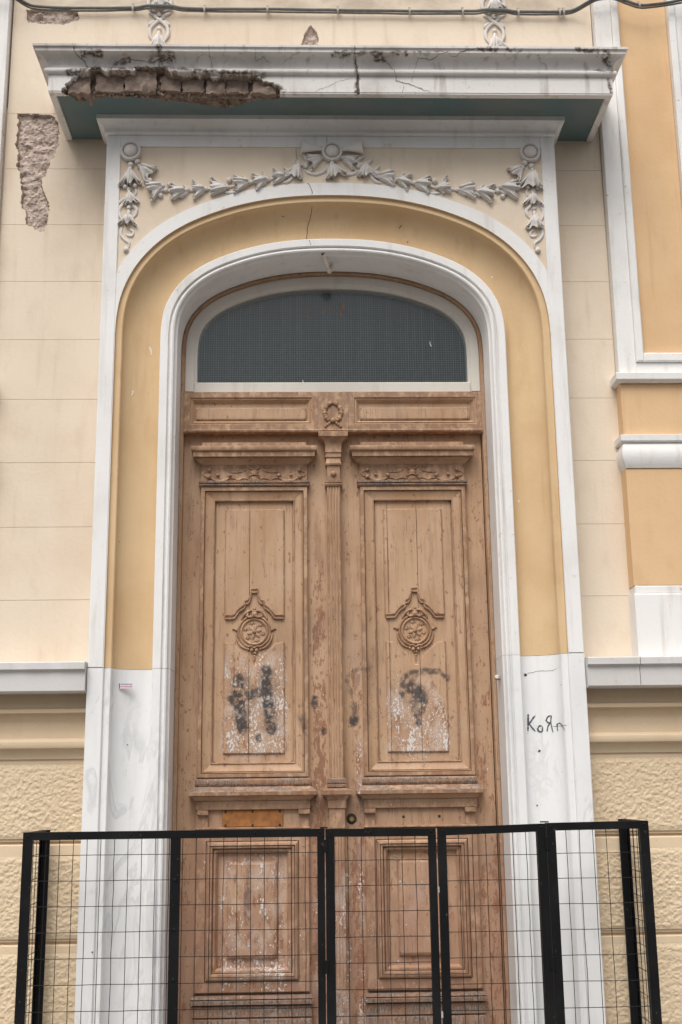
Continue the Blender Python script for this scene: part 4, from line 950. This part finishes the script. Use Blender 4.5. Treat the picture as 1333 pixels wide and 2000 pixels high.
    for e in (-1, 1):
        g.tube([(cx + e * p[0], .144, p[1]) for p in smooth_path([(.085, 2.430), (.095, 2.436), (.104, 2.440), (.112, 2.437)], 8)], [.005, .006, .0065, .006, .005, .004, .003, .002], 7)
        g.tube([(cx + e * p[0], .140, p[1]) for p in smooth_path([(.004, 2.505), (.020, 2.498), (.036, 2.504), (.032, 2.518)], 10)], [.008, .008, .007, .007, .006, .006, .005, .005, .004, .003], 7)
        g.tube([(cx + e * p[0], .140, p[1]) for p in smooth_path([(.03, 2.345), (.018, 2.352), (.006, 2.345), (.0, 2.338)], 8)], .004, 6)
        g.ball((cx + e * .012, .141, 2.330), .010, .7, 8, 6); g.ball((cx + e * .030, .142, 2.336), .007, .7, 8, 5); g.ball((cx + e * .006, .143, 2.316), .0065, .7, 8, 5)
        for pts, r in [([(.0, 2.528), (.022, 2.532), (.046, 2.518), (.062, 2.494), (.06, 2.484)], .0055), ([(.092, 2.418), (.088, 2.392), (.074, 2.362), (.05, 2.342), (.03, 2.338)], .005), ([(.03, 2.52), (.04, 2.508), (.036, 2.498), (.026, 2.503)], .004)]:
            g.tube([(cx + e * p[0], .1445, p[1]) for p in smooth_path(pts, 14)], [r * (.6 + .8 * math.sin(math.pi * (k + 1) / 15)) for k in range(14)], 7)
    g.ball((cx, .141, 2.512), .017, .6, 10, 7); g.ball((cx, .141, 2.540), .0085, .7, 8, 6); g.ball((cx, .142, 2.525), .013, .6, 9, 6); g.ball((cx, .144, 2.300), .006, .7, 8, 5)
    g.tube([(cx, .146, 2.30), (cx, .147, 2.262)], [.005, .001], 6)
    g.build('medallion_scrolls', M_DOOR, L, smooth=True)
    # lock-rail ledge
    lg = [(1.590, .002, .128), (1.594, .006, .120)] + [(1.596 + .02 * t, .008 + .026 * (1 - math.cos(t * 1.57)), .117 - .028 * (1 - math.cos(t * 1.57))) for t in np.linspace(0, 1, 5)] + [(1.6163, .022, .108), (1.6172, .022, .108), (1.6175, .036, .086), (1.634, .037, .084), (1.637, .034, .088), (1.655, .012, .112), (1.660, .004, .120), (1.664, .006, .116), (1.676, .007, .112), (1.690, .006, .113), (1.696, .002, .120), (1.700, -.004, .135)]
    lm = b_(subrect(A - .004, B + .0, lg), 'lock_rail_ledge', M_DOOR)
    lm.data.materials.append(M_LEDGE)
    for p in lm.data.polygons:
        if p.center.z + WL[lm.name].z > 1.6345: p.material_index = 1
    b_(subrect(A - .004, B, [(1.549, 0, .128), (1.551, 0, .124), (1.590, 0, .124)]), 'rail_fascia')
    b_(grid(lines(*rng_(A, B), .012), lines(1.462, 1.550, .012), .141), 'apron')
    G().box(*rng_(A - .006, B + .003), .122, LB, 1.456, 1.4665, bv=.003).build('apron_strip', M_DOOR, L)
    for p in (.135, .628):
        b_(rect(p, p + .052, [(1.467, -.002, .129), (1.522, -.002, .129), (1.524, .001, .120), (1.528, .001, .113), (1.5485, .001, .111)]), 'bracket')
    if s < 0:
        p0, p1 = rng_(.2645, .5605); g = G().box(p0, p1, .134, .142, 1.4675, 1.548, bv=.002)
        pl = g.build('letter_plate', M_MAIL, L, label='bare orange wooden board screwed over the letter slot')
        for x in (p0 + .015, (p0 + p1) / 2, p1 - .015):
            for z in (1.476, 1.54): G().lathe_y((x, .1345, z), [(.006, 0), (.005, -.003), (.002, -.0035)], 10).build('screw', M_CRACK, L)
    else:
        for x in (.3235, .5005): G().lathe_y((x, .1405, 1.506), [(.007, 0), (.006, -.001), (.002, -.0012)], 12).build('screw_hole', M_CRACK, L)
        g = G(); g.lathe_y((.0685, LB - .0005, 1.499), [(.026, -.0005), (.022, -.0012), (.015, -.0014)], 14).build('lock_recess', M_CRACK, L)
        G().lathe_y((.0685, LB - .001, 1.497), [(.0125, 0), (.0125, -.010), (.010, -.012), (.004, -.012)], 18).build('lock_cylinder', M_BRASS, L, smooth='auto')
    # lower panel
    b_(ring_mould(a, b, .709, 1.452, [(0, .152), (0, .130), (.004, .127), (.050, .127), (.0502, .143), (.0535, .143), (.0537, .126), (.056, .124), (.062, .116), (.070, .114), (.0702, .128), (.073, .128), (.0735, .118), (.082, .118), (.086, .126), (.0862, .138), (.089, .138), (.0892, .128), (.098, .128), (.104, .134), (.110, .150)]), 'lower_panel_moulding')
    for p, q in zip(jt[:-1], jt[1:]):
        p = max(p, a + .1); q = min(q, b - .1)
        g = grid(lines(p + .0008, q - .0008, .012), lines(.80, 1.35, .012), .149); b_(g, 'panel_board')
    cl = fx(.4125); rx = lines(cl - .105, cl + .105, .01)
    b_(raised(rx, lambda x: .876, lambda x: 1.290, .134, .1495, .012), 'raised_panel')
    ring = ring_mould(cl - .122, cl + .122, .858, 1.307, [(0, .150), (0, .146), (.006, .143), (.010, .147)]); b_(ring, 'panel_fillet')
    # bottom rail: weathered horizontal mouldings
    b_(subrect(A - .004, B + .004, [(.655, .006, .128), (.660, .012, .112), (.676, .012, .110), (.680, .006, .122), (.684, .008, .114), (.694, .006, .116), (.698, 0, .135)]), 'bottom_ledge', M_LEDGE)
    for k, (z0, z1) in enumerate([(.598, .652), (.548, .594), (.47, .544), (.365, .466)]):
        b_(subrect(A - .004, B + .004, [(z0, 0, .132), (z0 + .004, .003, .127 - .003 * (k % 2)), (z1 - .004, .003, .127 - .003 * (k % 2)), (z1, 0, .132)]), 'bottom_board', M_LEDGE)
    return L
leaf(-1); leaf(1)

# middle pilaster that covers the joint of the leaves
pil = empty('middle_pilaster', (DC, .12, .36), parent=door)
def pl_(name, lv, mat=M_DOOR, dx=0.):
    gg = G(); gg.loftrect([(z, DC + dx - h, DC + dx + h, y) for z, h, y in lv], LB - .0005); return gg.build(name, mat, pil, smooth='auto', world_at=AT)
pl_('capital', [(3.325, .036, .112), (3.330, .042, .106), (3.336, .042, .106), (3.340, .040, .108), (3.352, .040, .107), (3.355, .043, .104), (3.360, .043, .104), (3.364, .041, .106), (3.395, .043, .104), (3.41, .047, .098), (3.422, .058, .090), (3.430, .070, .082), (3.433, .076, .078), (3.456, .077, .077), (3.460, .072, .082)])
pl_('capital_block', [(3.206, .034, .112), (3.284, .034, .112), (3.288, .041, .106), (3.296, .042, .104), (3.302, .038, .108), (3.3245, .037, .110)])
G().ball((DC, .110, 3.241), .0145, .75, 14, 9).build('capital_bead', M_DOOR, pil, smooth=True)
pl_('neck_ring', [(3.173, .036, .112), (3.176, .044, .104), (3.184, .046, .101), (3.189, .042, .106), (3.193, .045, .102), (3.203, .046, .101), (3.2055, .036, .112)])
def shaft(z0, z1, h, name):
    sec = [(-h, LB), (-h, .112), (-h + .003, .109)]
    for k in range(4):
        c = -h * .62 + k * h * 1.24 / 3; sec += [(c - .0045, .109), (c - .002, .1125), (c + .002, .1125), (c + .0045, .109)]
    sec += [(h - .003, .109), (h, .112), (h, LB)]
    g = G(); g.loft([[(DC + x, y, z) for x, y in sec] for z in lines(z0, z1, .012)], closed=False, cap=False); return g.build(name, M_DOOR, pil, smooth='auto', world_at=AT)
shaft(1.698, 3.1725, .0345, 'shaft')
pl_('shaft_base', [(1.648, .040, .108), (1.652, .046, .100), (1.664, .047, .099), (1.667, .040, .106), (1.672, .044, .102), (1.690, .045, .101), (1.697, .036, .108)], M_LEDGE)
pl_('lower_capital', [(1.4575, .0385, .108), (1.550, .0385, .108), (1.552, .044, .103), (1.588, .045, .102), (1.594, .048, .098), (1.604, .055, .09), (1.613, .067, .083), (1.617, .071, .08), (1.636, .0715, .079), (1.640, .066, .086), (1.6475, .044, .104)])
shaft(.72, 1.456, .0375, 'lower_shaft')
pl_('pilaster_foot', [(.36, .045, .100), (.70, .045, .100), (.7195, .039, .106)], M_LEDGE)
G().box(-.80, .80, -.09, .30, .22, .352, bv=.01).build('threshold', M_STEP, door)
st = empty('door_step', (0, -.12, GZ), 'grey stone step at the foot of the door behind the barrier', 'step')
G().box(-1.16, 1.16, -.40, -.185, GZ, .20, bv=.012).build('tread', M_STEP, st); G().box(-.798, .798, -.1845, .09, GZ, .2195, bv=.01).build('upper_tread', M_STEP, st)

# ------------------------------------------------------------------ small fittings
hk = empty('iron_hook', (-.005, 0, 4.386), 'pale bent iron hook under the arch above the transom', 'hook')
q = smooth_path([(-.004, .005, 4.392), (-.004, .0, 4.362), (-.010, -.012, 4.332), (-.020, -.030, 4.322), (-.034, -.060, 4.348), (-.052, -.098, 4.392)], 26)
G().tube([tuple(p) for p in q], .0115, 8).build('hook_bar', M_HOOK, hk, smooth=True)
g = G()
for k in range(9): g.ball((-.049 + random.uniform(-.005, .005), -.102 + random.uniform(-.004, .004), 4.384 + k * .006), random.uniform(.005, .0085), .9, 7, 5)
g.build('wire_wrapping', M_CRACK, hk, smooth=True)
G().lathe_y((-.004, .0, 4.388), [(.010, 0), (.010, -.006), (.005, -.008)], 10).build('fixing_plate', M_CRACK, hk)
lt = empty('latch_bracket', (.806, .0, 2.165), 'small rusted steel latch on the right door reveal', 'latch')
G().box(.782, .8055, -.02, .02, 2.158, 2.180, bv=.003).build('latch_plate', M_CLIP, lt); G().lathe_y((.786, -.02, 2.169), [(.010, 0), (.010, -.012), (.007, -.015), (.003, -.015)], 12).build('latch_bolt', M_HOOK, lt)
sk = empty('paper_sticker', (-1.017, jambY(-1.017) - .001, 2.122), 'tiny white sticker with blue and red print on left marble jamb', 'sticker')
y0 = min(jambY(-1.05), jambY(-.984)) - .0006
G().box(-1.050, -.984, y0 - .0012, y0 + .002, 2.122, 2.150).build('paper', M_PAPER, sk)
G().box(-1.0485, -1.0435, y0 - .0016, y0, 2.124, 2.149).build('blue_mark', M_BLUE, sk)
for k in range(9):
    x = -1.040 + k * .0061; G().box(x, x + .0044, y0 - .0016, y0, 2.142, 2.1465).build('blue_print', M_BLUE, sk); G().box(x, x + .0046, y0 - .0016, y0, 2.132 - .0, 2.1362).build('red_print', M_RED, sk); G().box(x + .0005, x + .004, y0 - .0016, y0, 2.1245, 2.128).build('red_print', M_RED, sk)

# ------------------------------------------------------------------ cable along the wall
cb = empty('wall_cable', (0, -.03, 5.9), 'grey electric cable clipped along the wall above the canopy', 'cable')
CPT = [(-4.4, 6.02), (-3.2, 5.99), (-2.4, 5.975), (-1.95, 5.968), (-1.844,5.955),(-1.758,5.937),(-1.672,5.918),(-1.501,5.906),(-1.273,5.906),(-1.102,5.911),(-.902,5.913),(-.701,5.906),(-.349,5.907),(.046,5.904),(.45,5.901),(.769,5.903),(.914,5.904),(1.065,5.902),(1.307,5.904),(1.439,5.922),(1.513,5.939),(1.587,5.943),(1.658,5.914),(1.729,5.888),(1.803,5.892),(1.907,5.909),(2.005,5.927),(2.3,5.95),(3.2,5.94),(4.4,5.95)]
q = smooth_path(CPT, 420)
def cy_(x): return -.030 - .085 * float(sm(np.array(x), 1.36, 1.50)) - .085 * float(sm(np.array(x), -1.66, -1.78)) - .014 * (abs(x + .955) < .09 or abs(x - .93) < .09)
yy = np.array([cy_(p[0]) for p in q]); yy[1:-1] = (yy[:-2] + yy[1:-1] * 2 + yy[2:]) / 4
G().tube([(p[0], y, p[1] + .002 * float(vn(p[0] * 9, 2.))) for p, y in zip(q, yy)], .0082, 8).build('cable_run', M_CABLE, cb, smooth=True)
G().tube([(p[0], y + .006, p[1] - .013 + .002 * float(vn(p[0] * 7, 6.))) for p, y in zip(q, yy)], .0052, 7).build('thin_cable', M_CABLE, cb, smooth=True)
for x in (-1.10, -.701, -.349, .046, .45, .75, 1.065, 1.30, 1.323, 1.729):
    i = int(np.argmin(np.abs(q[:, 0] - x))); z = q[i, 1]; y = yy[i]
    g = G(); g.loft([[(x + w, y - .012 * math.cos(a) , z - .004 + .018 * math.sin(a)) for a in np.linspace(-math.pi / 2, math.pi / 2, 8)] for w in (-.006, .006)], closed=False, cap=False)
    g.box(x - .006, x + .006, y, max(y + .012, -.001 if abs(x) < 1.4 else y + .012), z + .010, z + .026); g.build('cable_clip', M_CLIP, cb, smooth='auto')

# ------------------------------------------------------------------ steel mesh barrier round the door
bar = empty('mesh_barrier', (0, -.27, GZ), 'black steel barrier of wire mesh panels standing in front of the door', 'barrier')
YF, YR = -.46, -.105
def wires(g, f, u0, u1, z0, z1, du, uoff, dz, zoff, r=.0016):
    u = uoff
    while u < u1:
        if u > u0:
            n = 22; ph = random.random() * 50; amp = random.choice((.0006, .001, .0025))
            pts = [f(u + amp * float(vn(k * .6 + ph, 3.)) * 2, z0 + (z1 - z0) * k / n, .0014) for k in range(n + 1)]; g.tube(pts, r, 5)
        u += du
    z = zoff
    while z > z0:
        if z < z1:
            ph = random.random() * 50; n = max(4, int((u1 - u0) / .06)); g.tube([f(u0 + (u1 - u0) * k / n, z + .0022 * float(vn(k * .5 + ph, 8.)) , -.0014) for k in range(n + 1)], r, 5)
        z -= dz
def bar_front(x0, x1, zl, zr, uoff, zoff, mids=(), label=None, pl=.04, pr=.04):
    p = empty('fence_panel', (x0, YF, GZ), parent=bar)
    if label: p['label'] = label
    zt = lambda x: zl + (zr - zl) * (x - x0) / (x1 - x0)
    def post(a, b, name='post'):
        g = G(); g.box(a, b, YF - .003, YF + .002, GZ, min(zt(a), zt(b)) - .0005); g.box(a, a + .004, YF + .002, YF + .036, GZ, zt(a) - .002)
        g.build(name, M_STEEL, p)
    post(x0, x0 + pl); post(x1 - pr, x1)
    for a, b in mids: post(a, b, 'mid_post')
    def rail(h0, h1, name):
        g = G(); a, b = x0 + .0005, x1 - .0005
        for (d0, d1, y0, y1) in ((h0, h1, YF - .0045, YF + .0035), (h0, h0 + .004, YF + .0035, YF + .034)):
            g.loft([[(x, y0, zt(x) - d0), (x, y1, zt(x) - d0), (x, y1, zt(x) - d1), (x, y0, zt(x) - d1)] for x in (a, b)])
        g.build(name, M_STEEL, p)
    rail(0, .033, 'top_rail'); rail(1.18, 1.215, 'bottom_rail')
    g = G(); wires(g, lambda u, z, o: (u, YF + .006 + o, z), x0 + .008, x1 - .008, zt(x0) - 1.2, zt((x0 + x1) / 2) - .03, .0596, uoff, .1062, zoff); g.build('wire_mesh', M_WIRE, p, smooth=True)
    for x in [x0 + .02, x1 - .02] + [a + .2 for a in np.arange(x0, x1 - .3, .27)]: G().ball((x, YF - .005, zt(x) - .012 - random.random() * .004), .0055, .6, 7, 5).build('bolt', M_STEEL, p)
    for a, b in mids:
        for z in (1.265, 1.06, .855): G().ball(((a + b) / 2, YF - .003, z), .010, .35, 8, 5).build('weld', M_STEEL, p)
    return p
bar_front(-1.39, -.073, 1.474, 1.473, -1.3505, 1.374, [(-.747, -.703)], 'widest front panel with a middle post', .044, .033)
bar_front(-.069, .418, 1.4715, 1.469, -.0305, 1.337, (), 'front panel before the right door leaf', .037, .033)
bar_front(.427, .907, 1.470, 1.483, .4605, 1.352, (), 'front panel before the right marble jamb', .036, .040)
bar_front(.909, 1.365, 1.485, 1.490, .9375, 1.355, (), 'narrow front panel at the right corner', .040, .040)
for sx, x, zt in ((-1, -1.39, 1.474), (1, 1.365, 1.490)):
    p = empty('fence_panel', (x, (YF + YR) / 2, GZ), parent=bar); p['label'] = 'side panel returning to the wall ' + ('on the left' if sx < 0 else 'on the right')
    a, b = (x, x + .042) if sx < 0 else (x - .042, x)
    g = G(); g.box(a, b, YR, YR + .005, GZ, zt - .001); g.box(*((a, a + .004) if sx < 0 else (b - .004, b)), YR - .034, YR, GZ, zt - .002); g.build('rear_post', M_STEEL, p)
    xx_ = x + .002 if sx < 0 else x - .002
    g = G(); g.box(xx_ - .003, xx_ + .003, YF + .037, YR - .0345, zt - .034, zt - .0015); g.box(*((xx_, xx_ + .03) if sx < 0 else (xx_ - .03, xx_)), YF + .037, YR - .0345, zt - .0055, zt - .0016); g.build('top_rail', M_STEEL, p)
    g = G(); g.box(xx_ - .003, xx_ + .003, YF + .037, YR - .0345, zt - 1.215, zt - 1.18); g.build('bottom_rail', M_STEEL, p)
    g = G(); wires(g, lambda u, z, o: (xx_ - sx * (.006 + o), u, z), YF + .01, YR - .004, zt - 1.2, zt - .03, .0596, YF + .05, .1062, 1.368); g.build('wire_mesh', M_WIRE, p, smooth=True)
for x, z in ((-.071, 1.474), (.908, 1.487)):
    G().box(x - .022, x + .012, YF - .006, YF + .02, z + .0005, z + .006).build('hinge_plate', M_STEEL, bar)
    for zz_ in (1.40, .9, .45): G().box(x - .011, x + .011, YF - .009, YF - .005, zz_ - .028, zz_ + .028, bv=.001).build('hinge', M_STEEL, bar)
for zz_ in (1.21, .7): G().box(.4185, .4265, YF - .004, YF + .012, zz_ - .012, zz_ + .012).build('panel_tie', M_CLIP, bar)

# the carving and mouldings of the leaves stand well proud of the boards
_done = set()
for o in bpy.data.objects:
    p = o.parent
    if o.type == 'MESH' and p is not None and (p.name.startswith('door_leaf') or p.name.startswith('middle_pilaster')) and o.data.name not in _done:
        _done.add(o.data.name); y0 = WL[o.name].y
        for v in o.data.vertices:
            y = v.co.y + y0
            if y < LB: v.co.y = LB - (LB - y) * 1.4 - y0
